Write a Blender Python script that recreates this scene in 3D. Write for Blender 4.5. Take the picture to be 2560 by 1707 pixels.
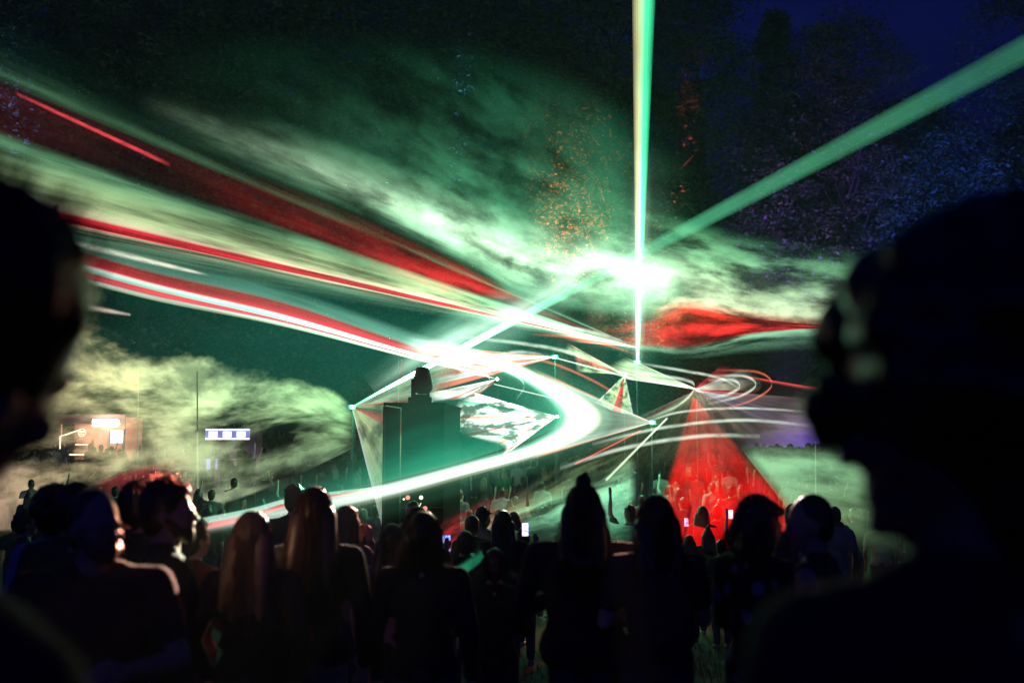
import bpy, bmesh, math, random
import numpy as np
from mathutils import Vector, Matrix, Quaternion

random.seed(7)
rng = np.random.default_rng(7)
for o in list(bpy.data.objects):
    bpy.data.objects.remove(o, do_unlink=True)
scene = bpy.context.scene
COL = scene.collection

# ------------------------------------------------------------------ camera
FPX = 2489.0                      # focal length in pixels of the 2560 px wide photograph (35 mm lens)
EYE = Vector((0, 0, 1.75))
PITCH = math.atan((1085 - 853.5) / FPX)
cam_d = bpy.data.cameras.new('camera')
cam = bpy.data.objects.new('camera', cam_d); COL.objects.link(cam)
cam.location = EYE
cam.rotation_euler = (math.pi / 2 + PITCH, 0, 0)
cam_d.sensor_width = 36; cam_d.lens = 35
cam_d.clip_start = 0.05; cam_d.clip_end = 600
cam_d.dof.use_dof = True
cam_d.dof.focus_distance = 17.5
cam_d.dof.aperture_fstop = 1.5
scene.camera = cam

# ------------------------------------------------------------------ world: late dusk
world = bpy.data.worlds.new('World'); scene.world = world
world.use_nodes = True
wn = world.node_tree; wn.nodes.clear()
sky = wn.nodes.new('ShaderNodeTexSky'); sky.sky_type = 'NISHITA'; sky.sun_disc = False
sky.sun_elevation = math.radians(-3.0); sky.sun_rotation = math.radians(200)
sky.air_density = 1.0; sky.ozone_density = 4.0; sky.dust_density = 0.2
bg = wn.nodes.new('ShaderNodeBackground'); bg.inputs['Strength'].default_value = 0.2
wo = wn.nodes.new('ShaderNodeOutputWorld')
tint = wn.nodes.new('ShaderNodeVectorMath'); tint.operation = 'MULTIPLY'; tint.inputs[1].default_value = (0.5, 0.8, 4.2)
wn.links.new(sky.outputs[0], tint.inputs[0]); wn.links.new(tint.outputs[0], bg.inputs['Color']); wn.links.new(bg.outputs[0], wo.inputs['Surface'])
sun_d = bpy.data.lights.new('sun', 'SUN'); sun_d.energy = 0.004; sun_d.angle = math.radians(10)
sun_d.color = (0.6, 0.7, 1.0)
sun = bpy.data.objects.new('sun', sun_d); COL.objects.link(sun)
sun.rotation_euler = (math.radians(60), 0, math.radians(30))

scene.view_settings.view_transform = 'Standard'
scene.view_settings.look = 'None'
scene.view_settings.exposure = 0.0
scene.view_settings.gamma = 1.0
cy = scene.cycles
cy.max_bounces = 3; cy.diffuse_bounces = 1; cy.glossy_bounces = 2; cy.transmission_bounces = 1
cy.volume_bounces = 0; cy.transparent_max_bounces = 40
cy.use_denoising = True
try:
    cy.denoiser = 'OPENIMAGEDENOISE'; cy.denoising_input_passes = 'RGB_ALBEDO_NORMAL'
except Exception: pass
cy.sample_clamp_indirect = 3.0
cy.caustics_reflective = False; cy.caustics_refractive = False
cy.use_light_tree = True

# ------------------------------------------------------------------ helpers
CP, SP = math.cos(PITCH), math.sin(PITCH)
def at(px, py, d):
    """the point at horizontal distance d seen at photograph pixel (px, py)"""
    a = (px - 1280.0) / FPX; b = -(py - 853.5) / FPX
    v = Vector((a, CP - b * SP, SP + b * CP))
    return EYE + v * (d / v.y)

GP = [(-6, 0.25), (0, 0.0), (3, -0.15), (6, -0.33), (9, -0.56), (12, -0.85), (15, -1.15), (18, -1.38),
      (22, -1.42), (26, -1.25), (32, -0.95), (40, -0.6), (50, -0.35), (75, 0.0), (160, 1.0), (400, 3.0)]
def gz(y):
    return float(np.interp(y, [g[0] for g in GP], [g[1] for g in GP]))

def obj(name, mesh, mat=None, parent=None, loc=None):
    o = bpy.data.objects.new(name, mesh); COL.objects.link(o)
    if mat is not None and not mesh.materials: mesh.materials.append(mat)
    if parent is not None: o.parent = parent
    if loc is not None: o.location = loc
    return o
def tag(o, label=None, cat=None, group=None, kind=None):
    if label: o['label'] = label
    if cat: o['category'] = cat
    if group: o['group'] = group
    if kind: o['kind'] = kind
    return o
def empty(name, loc, rz=0.0):
    o = bpy.data.objects.new(name, None); COL.objects.link(o)
    o.location = loc; o.rotation_euler = (0, 0, rz); o.empty_display_size = 0.1
    return o

class MB:
    """collects boxes, tubes, quads; build() links them as one mesh"""
    def __init__(s): s.v = []; s.f = []
    def box(s, lo, hi, m=None):
        x0, y0, z0 = lo; x1, y1, z1 = hi
        pts = [Vector(p) for p in ((x0,y0,z0),(x1,y0,z0),(x1,y1,z0),(x0,y1,z0),(x0,y0,z1),(x1,y0,z1),(x1,y1,z1),(x0,y1,z1))]
        if m is not None: pts = [m @ p for p in pts]
        n = len(s.v); s.v += [tuple(p) for p in pts]
        s.f += [tuple(n + i for i in q) for q in ((0,3,2,1),(4,5,6,7),(0,1,5,4),(1,2,6,5),(2,3,7,6),(3,0,4,7))]
        return s
    def tube(s, pts, rads, n=8, caps=True):
        pts = [Vector(p) for p in pts]
        if not hasattr(rads, '__len__'): rads = [rads] * len(pts)
        base = len(s.v); up = Vector((0.31, 0.2, 0.93))
        for i, p in enumerate(pts):
            t = (pts[min(i+1, len(pts)-1)] - pts[max(i-1, 0)]).normalized()
            a = t.cross(up)
            if a.length < 1e-4: a = t.cross(Vector((1, 0, 0)))
            a.normalize(); b = t.cross(a)
            for k in range(n):
                w = 2 * math.pi * k / n
                s.v.append(tuple(p + (a * math.cos(w) + b * math.sin(w)) * rads[i]))
        for i in range(len(pts) - 1):
            for k in range(n):
                k2 = (k + 1) % n
                s.f.append((base + i*n + k, base + i*n + k2, base + (i+1)*n + k2, base + (i+1)*n + k))
        if caps:
            s.f.append(tuple(base + k for k in range(n))[::-1])
            s.f.append(tuple(base + (len(pts)-1)*n + k for k in range(n)))
        return s
    def lathe(s, prof, n=24, m=None):
        base = len(s.v)
        for r, z in prof:
            for k in range(n):
                w = 2 * math.pi * k / n
                p = Vector((r * math.cos(w), r * math.sin(w), z))
                s.v.append(tuple(m @ p if m is not None else p))
        for i in range(len(prof) - 1):
            for k in range(n):
                k2 = (k + 1) % n
                s.f.append((base + i*n + k, base + i*n + k2, base + (i+1)*n + k2, base + (i+1)*n + k))
        s.f.append(tuple(base + k for k in range(n))[::-1])
        s.f.append(tuple(base + (len(prof)-1)*n + k for k in range(n)))
        return s
    def prism(s, foot, z0, z1):
        n = len(foot); b = len(s.v)
        s.v += [(p[0], p[1], z0) for p in foot] + [(p[0], p[1], z1) for p in foot]
        s.f.append(tuple(b + i for i in range(n))[::-1]); s.f.append(tuple(b + n + i for i in range(n)))
        for i in range(n):
            j = (i + 1) % n
            s.f.append((b + i, b + j, b + n + j, b + n + i))
        return s
    def mesh(s, name, smooth=False):
        me = bpy.data.meshes.new(name); me.from_pydata(s.v, [], s.f); me.update()
        if smooth: me.polygons.foreach_set('use_smooth', [True] * len(me.polygons))
        return me
    def build(s, name, mat, parent=None, smooth=False, bevel=0.0):
        me = s.mesh(name, smooth)
        if bevel > 0:
            bm = bmesh.new(); bm.from_mesh(me)
            bmesh.ops.recalc_face_normals(bm, faces=bm.faces)
            bmesh.ops.bevel(bm, geom=list(bm.edges), offset=bevel, segments=2, affect='EDGES', profile=0.5)
            bm.to_mesh(me); bm.free()
        return obj(name, me, mat, parent)

def new_mat(name):
    m = bpy.data.materials.new(name); m.use_nodes = True
    nt = m.node_tree; nt.nodes.clear()
    out = nt.nodes.new('ShaderNodeOutputMaterial')
    return m, nt, out
def pbr(name, col, rough=0.7, var=0.25, scale=8.0, bump=0.0, bscale=60.0, metal=0.0, spec=0.4, coord='Object'):
    m, nt, out = new_mat(name)
    b = nt.nodes.new('ShaderNodeBsdfPrincipled')
    b.inputs['Roughness'].default_value = rough; b.inputs['Metallic'].default_value = metal
    b.inputs['Specular IOR Level'].default_value = spec
    tc = nt.nodes.new('ShaderNodeTexCoord')
    nz = nt.nodes.new('ShaderNodeTexNoise'); nz.inputs['Scale'].default_value = scale; nz.inputs['Detail'].default_value = 4
    nt.links.new(tc.outputs[coord], nz.inputs['Vector'])
    mx = nt.nodes.new('ShaderNodeMix'); mx.data_type = 'RGBA'
    mx.inputs[6].default_value = (*[c * (1 - var) for c in col], 1); mx.inputs[7].default_value = (*[min(1, c * (1 + var)) for c in col], 1)
    nt.links.new(nz.outputs[0], mx.inputs[0]); nt.links.new(mx.outputs[2], b.inputs['Base Color'])
    if bump > 0:
        n2 = nt.nodes.new('ShaderNodeTexNoise'); n2.inputs['Scale'].default_value = bscale; n2.inputs['Detail'].default_value = 3
        nt.links.new(tc.outputs[coord], n2.inputs['Vector'])
        bp = nt.nodes.new('ShaderNodeBump'); bp.inputs['Strength'].default_value = bump; bp.inputs['Distance'].default_value = 0.02
        nt.links.new(n2.outputs[0], bp.inputs['Height']); nt.links.new(bp.outputs[0], b.inputs['Normal'])
    nt.links.new(b.outputs[0], out.inputs['Surface'])
    return m
def emit(name, col, strength):
    m, nt, out = new_mat(name)
    e = nt.nodes.new('ShaderNodeEmission'); e.inputs['Color'].default_value = (*col, 1); e.inputs['Strength'].default_value = strength
    nt.links.new(e.outputs[0], out.inputs['Surface'])
    return m
def lamp(kind, name, loc, energy, col, radius=0.05, target=None, angle=40, blend=0.4, label=None, group=None):
    d = bpy.data.lights.new(name, kind); d.energy = energy; d.color = col; d.shadow_soft_size = radius
    o = bpy.data.objects.new(name, d); COL.objects.link(o); o.location = loc
    if kind == 'SPOT':
        d.spot_size = math.radians(angle); d.spot_blend = blend
        v = (Vector(target) - Vector(loc)).normalized()
        o.rotation_euler = v.to_track_quat('-Z', 'Y').to_euler()
    return o

# ------------------------------------------------------------------ ground
def build_ground():
    ys = np.concatenate([np.linspace(-12, 60, 73), [75, 100]])
    xs = np.concatenate([[-100, -60], np.linspace(-40, 40, 81), [60, 100]])
    V = [(float(x), float(y), gz(y) + 0.03 * math.sin(x * 1.3 + y) * math.sin(y * 0.9)) for y in ys for x in xs]
    n = len(xs)
    F = [(j*n+i, j*n+i+1, (j+1)*n+i+1, (j+1)*n+i) for j in range(len(ys)-1) for i in range(n-1)]
    me = bpy.data.meshes.new('ground'); me.from_pydata(V, [], F); me.update()
    me.polygons.foreach_set('use_smooth', [True] * len(me.polygons))
    m = pbr('trampled_grass_ground', (0.05, 0.06, 0.025), 0.95, 0.5, 1.2, 0.6, 25)
    tag(obj('ground', me, m), kind='structure')
build_ground()

# ------------------------------------------------------------------ trees of the forest edge
M_BARK = pbr('bark', (0.07, 0.055, 0.045), 0.95, 0.4, 6, 0.8, 14)
def leaf_mat(name, col):
    m, nt, out = new_mat(name)
    b = nt.nodes.new('ShaderNodeBsdfPrincipled'); b.inputs['Roughness'].default_value = 0.55
    oi = nt.nodes.new('ShaderNodeNewGeometry')
    nz = nt.nodes.new('ShaderNodeTexNoise'); nz.inputs['Scale'].default_value = 0.35; nz.inputs['Detail'].default_value = 3
    nt.links.new(oi.outputs['Position'], nz.inputs['Vector'])
    ad = nt.nodes.new('ShaderNodeMath'); ad.operation = 'ADD'
    nt.links.new(nz.outputs[0], ad.inputs[0]); nt.links.new(oi.outputs['Random Per Island'], ad.inputs[1])
    mr = nt.nodes.new('ShaderNodeMapRange'); mr.inputs[1].default_value = 0.4; mr.inputs[2].default_value = 1.4
    nt.links.new(ad.outputs[0], mr.inputs[0])
    mx = nt.nodes.new('ShaderNodeMix'); mx.data_type = 'RGBA'
    mx.inputs[6].default_value = (*[c * 0.5 for c in col], 1); mx.inputs[7].default_value = (*[c * 1.6 for c in col], 1)
    nt.links.new(mr.outputs[0], mx.inputs[0]); nt.links.new(mx.outputs[2], b.inputs['Base Color'])
    nt.links.new(b.outputs[0], out.inputs['Surface'])
    return m
M_LEAF = leaf_mat('leaves', (0.075, 0.10, 0.04))
M_NEEDLE = leaf_mat('needles', (0.04, 0.065, 0.03))

def tree_meshes(seed, H, R, nclump, nleaf, conifer=False):
    r = np.random.default_rng(seed)
    tb = MB(); pts = []; rad = []
    for i in range(9):
        t = i / 8; pts.append((0.35 * math.sin(t * 3 + seed), 0.3 * math.cos(t * 2.3 + seed), H * 0.93 * t)); rad.append(0.42 * (1 - t) ** 0.8 + 0.03)
    rad[0] *= 1.35
    tb.tube(pts, rad, 9)
    cl = []
    for i in range(nclump):
        if conifer:
            t = r.uniform(0.12, 1.0); rr = R * (1 - t) ** 0.75 + 0.25
            ang = r.uniform(0, 2 * math.pi); q = rr * r.uniform(0.25, 1.0)
            c = np.array([q * math.cos(ang), q * math.sin(ang), H * t - q * 0.28]); s = 0.55 + 0.45 * (1 - t)
        else:
            t = r.uniform(0.14, 1.0)
            prof = R * (math.sin(math.pi * min(1, (t - 0.1) / 0.95)) ** 0.6) * r.uniform(0.75, 1.12)
            ang = r.uniform(0, 2 * math.pi); q = prof * math.sqrt(r.uniform(0.08, 1.0))
            c = np.array([q * math.cos(ang), q * math.sin(ang), H * t]); s = r.uniform(0.7, 1.5)
        cl.append((c, s))
    for c, s in cl[::4]:
        z0 = max(H * 0.1, c[2] - math.hypot(c[0], c[1]) * 0.6)
        mid = (c[0] * 0.5, c[1] * 0.5, z0 + (c[2] - z0) * 0.35)
        tb.tube([(0, 0, z0), mid, tuple(c)], [0.09, 0.055, 0.015], 5, False)
    V = []; F = []
    per = max(1, nleaf // nclump)
    for c, s in cl:
        d = r.normal(size=(per, 3)); d /= np.linalg.norm(d, axis=1, keepdims=True)
        p = c + d * (r.uniform(0.2, 1.0, (per, 1)) ** 0.5) * s * np.array([1.15, 1.15, 0.7])
        for k in range(per):
            a = r.normal(size=3); a[2] *= 0.5; a /= np.linalg.norm(a)
            b = np.cross(a, r.normal(size=3)); b /= np.linalg.norm(b)
            L = r.uniform(0.07, 0.16); W = L * r.uniform(0.35, 0.6)
            n = len(V)
            V += [tuple(p[k] - a * L), tuple(p[k] + b * W), tuple(p[k] + a * L), tuple(p[k] - b * W)]
            F.append((n, n+1, n+2, n+3))
    me = bpy.data.meshes.new('crown'); me.from_pydata(V, [], F); me.update()
    return tb.mesh('trunk', True), me

TREES = [tree_meshes(11, 27, 5.6, 500, 36000), tree_meshes(23, 30, 6.2, 540, 38000), tree_meshes(37, 25, 5.2, 480, 34000), tree_meshes(51, 26, 4.6, 540, 34000, True)]
for (tr, cr), mm in zip(TREES, (M_LEAF, M_LEAF, M_LEAF, M_NEEDLE)):
    tr.materials.append(M_BARK); cr.materials.append(mm)
def tree(kind, x, y, s, rz, label, group):
    e = empty('conifer_tree' if kind == 3 else 'broadleaf_tree', (x, y, gz(y) - 0.1), rz)
    e.scale = (s, s, s)
    obj('trunk', TREES[kind][0], None, e); obj('crown', TREES[kind][1], None, e)
    tag(e, label, 'tree', group)
tr = random.Random(4)
i = 0
FRONT = [(-33, 54, 1, 1.15), (-26.5, 56, 0, 1.2), (-20, 53, 1, 1.12), (-13.5, 56, 2, 1.3), (-7, 54, 1, 1.12), (-0.5, 56, 0, 1.16), (5.5, 54, 1, 0.99),
         (10.5, 56, 2, 1.12), (15, 55, 3, 1.0), (19.2, 56, 0, 0.96), (24.0, 57, 2, 0.86), (28.8, 52, 1, 0.94), (36, 54, 0, 1.1)]
FRONT_LABELS = ['tall dark tree at the far end of the forest beyond the first bar', 'tall dark tree behind the red laser streak', 'tall dark tree behind the first bar and red flag', 'tall dark tree behind the menu board of the second counter', 'tall dark tree rising behind the smoky red beam', 'tall tree with a small blue lit patch near its top', 'tall tree with orange lit leaves left of the vertical beam', 'tree with a few orange leaves right of the vertical beam', 'conifer with drooping branches beside the vertical beam and diagonal beam', 'tall dark tree crossed by the diagonal beam', 'lower tree under the notch of open sky', 'tree with blue lit leaves above the curly haired person', 'blue lit tree at the end of the forest beyond the curly haired person']
for (x, y, k, s), lab in zip(FRONT, FRONT_LABELS):
    tree(k, x, y, s, tr.uniform(0, 6.28), lab, 'trees in the front row of the forest')
for row, y0 in ((0, 62), (1, 69)):
    for j in range(11):
        x = -40 + j * 8.2 + tr.uniform(-1, 1) + row * 3; k = tr.choice([0, 1, 2])
        tree(k, x, y0 + tr.uniform(-1.5, 1.5), (1.16 if x < 4 else 0.8) * tr.uniform(0.95, 1.1), tr.uniform(0, 6.28),
             'dark broadleaf tree deeper in the forest behind the front row', 'trees deeper in the forest')
# low undergrowth along the forest edge
def undergrowth():
    r = np.random.default_rng(5); n = 16000
    V = []; F = []
    x = r.uniform(-42, 42, n); y = r.uniform(50, 60, n); z = np.abs(r.normal(0, 1.3, n)) * (1 + 0.5 * np.sin(x * 0.7))
    for k in range(n):
        a = r.normal(size=3); a /= np.linalg.norm(a); b = np.cross(a, r.normal(size=3)); b /= np.linalg.norm(b)
        p = np.array([x[k], y[k], z[k] + gz(y[k])]); L = r.uniform(0.12, 0.3); W = L * 0.5; q = len(V)
        V += [tuple(p - a*L), tuple(p + b*W), tuple(p + a*L), tuple(p - b*W)]; F.append((q, q+1, q+2, q+3))
    me = bpy.data.meshes.new('undergrowth'); me.from_pydata(V, [], F)
    tag(obj('undergrowth', me, M_LEAF), 'dense low undergrowth along the foot of the forest', 'undergrowth', kind='stuff')
undergrowth()

# grass and wild plants on the near slope
def grass():
    r = np.random.default_rng(9); V = []; F = []
    n = 40000
    ys = 2.2 + 11 * r.uniform(0, 1, n) ** 1.3; xs = r.uniform(-0.62, 0.62, n) * (ys + 2)
    for k in range(n):
        h = r.uniform(0.04, 0.11) * (1 + 0.8 * max(0, math.sin(xs[k] * 2.1) * math.sin(ys[k] * 1.7)))
        w = r.uniform(0.002, 0.005); an = r.uniform(0, 6.28); dx, dy = math.cos(an) * w, math.sin(an) * w
        lx, ly = r.normal(0, 0.04, 2); z = gz(ys[k]) + 0.0; q = len(V)
        V += [(xs[k]-dx, ys[k]-dy, z), (xs[k]+dx, ys[k]+dy, z), (xs[k]+lx, ys[k]+ly, z + h)]; F.append((q, q+1, q+2))
    me = bpy.data.meshes.new('grass'); me.from_pydata(V, [], F)
    tag(obj('grass', me, pbr('grass_blades', (0.035, 0.05, 0.018), 0.6, 0.4, 3)), 'long dark grass on the slope under the audience', 'grass', kind='stuff')
grass()

# ------------------------------------------------------------------ laser projectors, and their beams in fog painted as emissive meshes
def ramp(nt, fac, stops, interp='LINEAR'):
    n = nt.nodes.new('ShaderNodeValToRGB'); cr = n.color_ramp; cr.interpolation = interp
    while len(cr.elements) < len(stops): cr.elements.new(0.5)
    for e, (p, c) in zip(cr.elements, stops): e.position = p
    for e, (p, c) in zip(cr.elements, stops):
        e.position = p; e.color = (c, c, c, 1) if not hasattr(c, '__len__') else (*c, 1)
    nt.links.new(fac, n.inputs['Fac'])
    return n.outputs['Color']
def vmul(nt, a, b):
    n = nt.nodes.new('ShaderNodeVectorMath'); n.operation = 'MULTIPLY'
    for s, k in ((a, 0), (b, 1)):
        if isinstance(s, tuple): n.inputs[k].default_value = s
        else: nt.links.new(s, n.inputs[k])
    return n.outputs[0]
def fmath(nt, op, a, b=None):
    n = nt.nodes.new('ShaderNodeMath'); n.operation = op
    for s, k in ((a, 0), (b, 1)):
        if s is None: continue
        if isinstance(s, (int, float)): n.inputs[k].default_value = s
        else: nt.links.new(s, n.inputs[k])
    return n.outputs[0]
def noise(nt, vec, scale, detail=4, rough=0.55, dist=0.0, off=(0, 0, 0)):
    mp = nt.nodes.new('ShaderNodeMapping'); mp.inputs['Scale'].default_value = scale; mp.inputs['Location'].default_value = off
    nt.links.new(vec, mp.inputs['Vector'])
    n = nt.nodes.new('ShaderNodeTexNoise'); n.inputs['Scale'].default_value = 1.0; n.inputs['Detail'].default_value = detail
    n.inputs['Roughness'].default_value = rough; n.inputs['Distortion'].default_value = dist
    nt.links.new(mp.outputs[0], n.inputs['Vector'])
    return n.outputs[0]
def maprange(nt, x, a, b, c=0.0, d=1.0, smooth=False):
    n = nt.nodes.new('ShaderNodeMapRange'); n.clamp = True
    if smooth: n.interpolation_type = 'SMOOTHSTEP'
    nt.links.new(x, n.inputs[0])
    for k, v in zip((1, 2, 3, 4), (a, b, c, d)): n.inputs[k].default_value = v
    return n.outputs[0]

def light_mat(name, ucol, strength, vprof=None, uprof=None, fogw=None, foguv=None, streak=None, vcol=None, fog_floor=0.0, erode=None):  # lit fog is painted as emission, nothing is scattered here
    """emission standing in for laser light in fog: colour and strength by place across the sheet (u),
    fall-off along the sheet (v), and the fog's density imitated by noise"""
    m, nt, out = new_mat(name)
    uv = nt.nodes.new('ShaderNodeUVMap').outputs[0]
    sx = nt.nodes.new('ShaderNodeSeparateXYZ'); nt.links.new(uv, sx.inputs[0])
    u, v = sx.outputs[0], sx.outputs[1]
    geo = nt.nodes.new('ShaderNodeNewGeometry')
    c = ramp(nt, u, ucol)
    if vcol: c = vmul(nt, c, ramp(nt, v, vcol))
    k = None
    def mul(x):
        nonlocal k
        k = x if k is None else fmath(nt, 'MULTIPLY', k, x)
    if vprof: mul(ramp(nt, v, vprof, 'B_SPLINE' if len(vprof) > 4 else 'EASE'))
    if uprof: mul(ramp(nt, u, uprof, 'EASE'))
    if fogw:
        sc, lo, hi, amt = fogw
        f = noise(nt, geo.outputs['Position'], sc, 6, 0.56, 0.12)
        if erode:
            er = ramp(nt, u, erode)
            f = fmath(nt, 'SUBTRACT', f, er)
        mul(maprange(nt, f, lo, hi, 1 - amt, 1.0, True))
    if foguv:
        sc, lo, hi, amt = foguv
        f = noise(nt, uv, sc, 5, 0.58, 0.10, (strength * 3.1, 1.7, 0))
        mul(maprange(nt, f, lo, hi, 1 - amt, 1.0, True))
    if streak:
        fr, amt = streak
        f = noise(nt, uv, (fr, 1.4, 1), 3, 0.7, 0.0, (strength * 7.7, 0, 0))
        mul(maprange(nt, f, 0.36, 0.66, 1 - amt, 1.0))
    if fog_floor: k = fmath(nt, 'ADD', fmath(nt, 'MULTIPLY', k, 1 - fog_floor), fog_floor)
    s = fmath(nt, 'MULTIPLY', k, strength) if k is not None else strength
    e = nt.nodes.new('ShaderNodeEmission'); nt.links.new(c, e.inputs['Color'])
    if isinstance(s, (int, float)): e.inputs['Strength'].default_value = s
    else: nt.links.new(s, e.inputs['Strength'])
    t = nt.nodes.new('ShaderNodeBsdfTransparent')
    ad = nt.nodes.new('ShaderNodeAddShader'); nt.links.new(t.outputs[0], ad.inputs[0]); nt.links.new(e.outputs[0], ad.inputs[1])
    nt.links.new(ad.outputs[0], out.inputs['Surface'])
    m.cycles.emission_sampling = 'NONE'
    return m

def grid_mesh(name, P, U=None):
    """P[i][j] points; u along i (given or even), v along j"""
    ni, nj = len(P), len(P[0])
    V = [tuple(p) for row in P for p in row]
    F = [(i*nj+j, i*nj+j+1, (i+1)*nj+j+1, (i+1)*nj+j) for i in range(ni-1) for j in range(nj-1)]
    me = bpy.data.meshes.new(name); me.from_pydata(V, [], F); me.update()
    l = me.uv_layers.new(name='UVMap')
    idx = np.empty(len(me.loops), dtype=np.int32); me.loops.foreach_get('vertex_index', idx)
    uu = np.array(U if U is not None else [i / (ni - 1) for i in range(ni)])
    uvs = np.stack([uu[idx // nj], (idx % nj) / (nj - 1)], 1).astype(np.float32)
    l.data.foreach_set('uv', uvs.ravel())
    return me
def cr_interp(ts, pts, t):
    """smooth interpolation of rows pts over ts (monotone-ish cubic)"""
    pts = np.asarray(pts, float); ts = np.asarray(ts, float)
    i = int(np.clip(np.searchsorted(ts, t) - 1, 0, len(ts) - 2))
    h = ts[i+1] - ts[i]; s = min(max((t - ts[i]) / h, 0), 1)
    def slope(k):
        if k == 0: return (pts[1] - pts[0]) / (ts[1] - ts[0])
        if k == len(ts) - 1: return (pts[-1] - pts[-2]) / (ts[-1] - ts[-2])
        return (pts[k+1] - pts[k-1]) / (ts[k+1] - ts[k-1])
    m0, m1 = slope(i) * h, slope(i+1) * h
    return (2*s**3-3*s**2+1)*pts[i] + (s**3-2*s**2+s)*m0 + (-2*s**3+3*s**2)*pts[i+1] + (s**3-s**2)*m1

def light_obj(name, me, mat, label, group=None):
    o = obj(name, me, mat); tag(o, label, 'laser light', group); return o
def xsheet(name, label, lines, x0, x1, mat, nv=72, nu=3, group=None):
    """a sheet of light whose rays are curves y(x), d(x) running across the place"""
    P = []; U = []
    for i in range(len(lines) - 1):
        for k in range(nu):
            P.append((i, k / nu))
    P.append((len(lines) - 2, 1.0))
    rows = []
    for i, f in P:
        row = []
        for j in range(nv):
            x = x0 + (x1 - x0) * j / (nv - 1)
            a = cr_interp([p[0] for p in lines[i]], [p[1:] for p in lines[i]], x)
            b = cr_interp([p[0] for p in lines[i+1]], [p[1:] for p in lines[i+1]], x)
            y, d = a * (1 - f) + b * f
            row.append(at(x, y, d))
        rows.append(row); U.append((i + f) / (len(lines) - 1))
    return light_obj(name, grid_mesh(name, rows, U), mat, label, group)
def ribbon(name, label, A, B, mat, nv=96, nu=8, group=None):
    """a sheet between two edge curves A and B, given by matching points"""
    ts = list(range(len(A))); rows = []
    for i in range(nu + 1):
        f = i / nu; row = []
        for j in range(nv):
            t = (len(A) - 1) * j / (nv - 1)
            a = cr_interp(ts, A, t); b = cr_interp(ts, B, t)
            row.append(at(*a) * (1 - f) + at(*b) * f)
        rows.append(row)
    return light_obj(name, grid_mesh(name, rows), mat, label, group)
def fan(name, label, apex, ends, mat, nv=16, nu=6, group=None):
    """straight rays from one projector aperture to a curve of end points"""
    ts = list(range(len(ends))); rows = []; N = (len(ends) - 1) * nu
    A = at(*apex)
    for i in range(N + 1):
        e = at(*cr_interp(ts, ends, (len(ends) - 1) * i / N))
        rows.append([A.lerp(e, 0.004 + 0.996 * j / (nv - 1)) for j in range(nv)])
    return light_obj(name, grid_mesh(name, rows), mat, label, group)
def beam(name, label, p0, w0, p1, w1, mat, n=20, nv=24, group=None, shells=(1.0, 0.86, 0.7, 0.5)):
    """a single round beam: nested open cones, densest along the axis; widths in pixels of the photograph"""
    A, B = at(*p0), at(*p1); r0 = w0 * 0.5 * p0[2] / FPX; r1 = w1 * 0.5 * p1[2] / FPX
    t = (B - A).normalized(); a = t.cross(Vector((0, 1, 0))).normalized(); b = t.cross(a)
    V = []; F = []; UV = []
    for sh in shells:
        base = len(V)
        for i in range(n + 1):
            w = 2 * math.pi * i / n
            for j in range(nv):
                V.append(tuple(A.lerp(B, j/(nv-1)) + (a * math.cos(w) + b * math.sin(w)) * sh * (r0 + (r1 - r0) * j/(nv-1)))); UV.append((i / n, j / (nv - 1)))
        F += [(base+i*nv+j, base+i*nv+j+1, base+(i+1)*nv+j+1, base+(i+1)*nv+j) for i in range(n) for j in range(nv-1)]
    me = bpy.data.meshes.new(name); me.from_pydata(V, [], F); me.update()
    l = me.uv_layers.new(name='UVMap'); idx = np.empty(len(me.loops), dtype=np.int32); me.loops.foreach_get('vertex_index', idx)
    l.data.foreach_set('uv', np.array(UV, dtype=np.float32)[idx].ravel())
    return light_obj(name, me, mat, label, group)

G = (0.30, 1.0, 0.48); GY = (0.62, 1.0, 0.50); W = (0.85, 1.0, 0.86); T = (0.35, 1.0, 0.72); R = (1.0, 0.04, 0.06); O = (1.0, 0.35, 0.15); B_ = (0.75, 0.62, 0.40); D = (0.05, 0.16, 0.09)

# apertures (pixel, distance)
S_A = (1632, 1056, 25); S_B = (1594, 905, 27); S_C = (1388, 892, 26); S_D = (1243, 947, 24); S_E = (1393, 1041, 25)
S_F = (1745, 974, 26); S_G = (1562, 936, 27); S_L = (879, 1017, 24)

# 1 the sheet overhead: straight rays from the projector under the vertical beam out over the audience --------
ends = [(-160, -90), (-160, 20), (-160, 128), (-160, 285), (-160, 455), (-160, 487), (-160, 520), (-160, 600)]
k = 1 / 7
m = light_mat('sky_sheet_light', [(0, (0.02,0.2,0.11)), (k, (0.06,0.5,0.26)), (2*k-0.012, (0.3,0.8,0.4)), (2*k+0.012, (0.06,0.010,0.011)), (3*k-0.012, (0.07,0.009,0.011)),
        (3*k+0.015, (0.22,0.6,0.3)), (3.5*k, (0.5,0.75,0.35)), (4*k-0.03, (0.8,1,0.5)), (4*k-0.006, (1,0.95,0.6)), (4*k+0.01, (1,0.03,0.06)), (5*k-0.012, (1,0.03,0.06)), (5*k+0.012, (0.9,0.9,0.55)), (6*k, (0.3,0.6,0.35)), (1, (0.2,0.5,0.3))],
        8.0, vprof=[(0, 0.0), (0.06, 0.1), (0.13, 0.8), (0.24, 0.75), (0.36, 0.42), (0.5, 0.25), (0.7, 0.16), (1, 0.11)],
        uprof=[(0, 0.0), (0.14, 0.01), (0.23, 0.06), (0.285, 0.25), (0.31, 0.75), (0.42, 0.75), (0.55, 1.0), (0.72, 0.9), (0.86, 0.4), (1, 0.0)],
        foguv=((15, 4.5, 1), 0.34, 0.64, 0.85), fogw=((0.30, 0.16, 0.7), 0.28, 0.60, 0.65))
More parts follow.
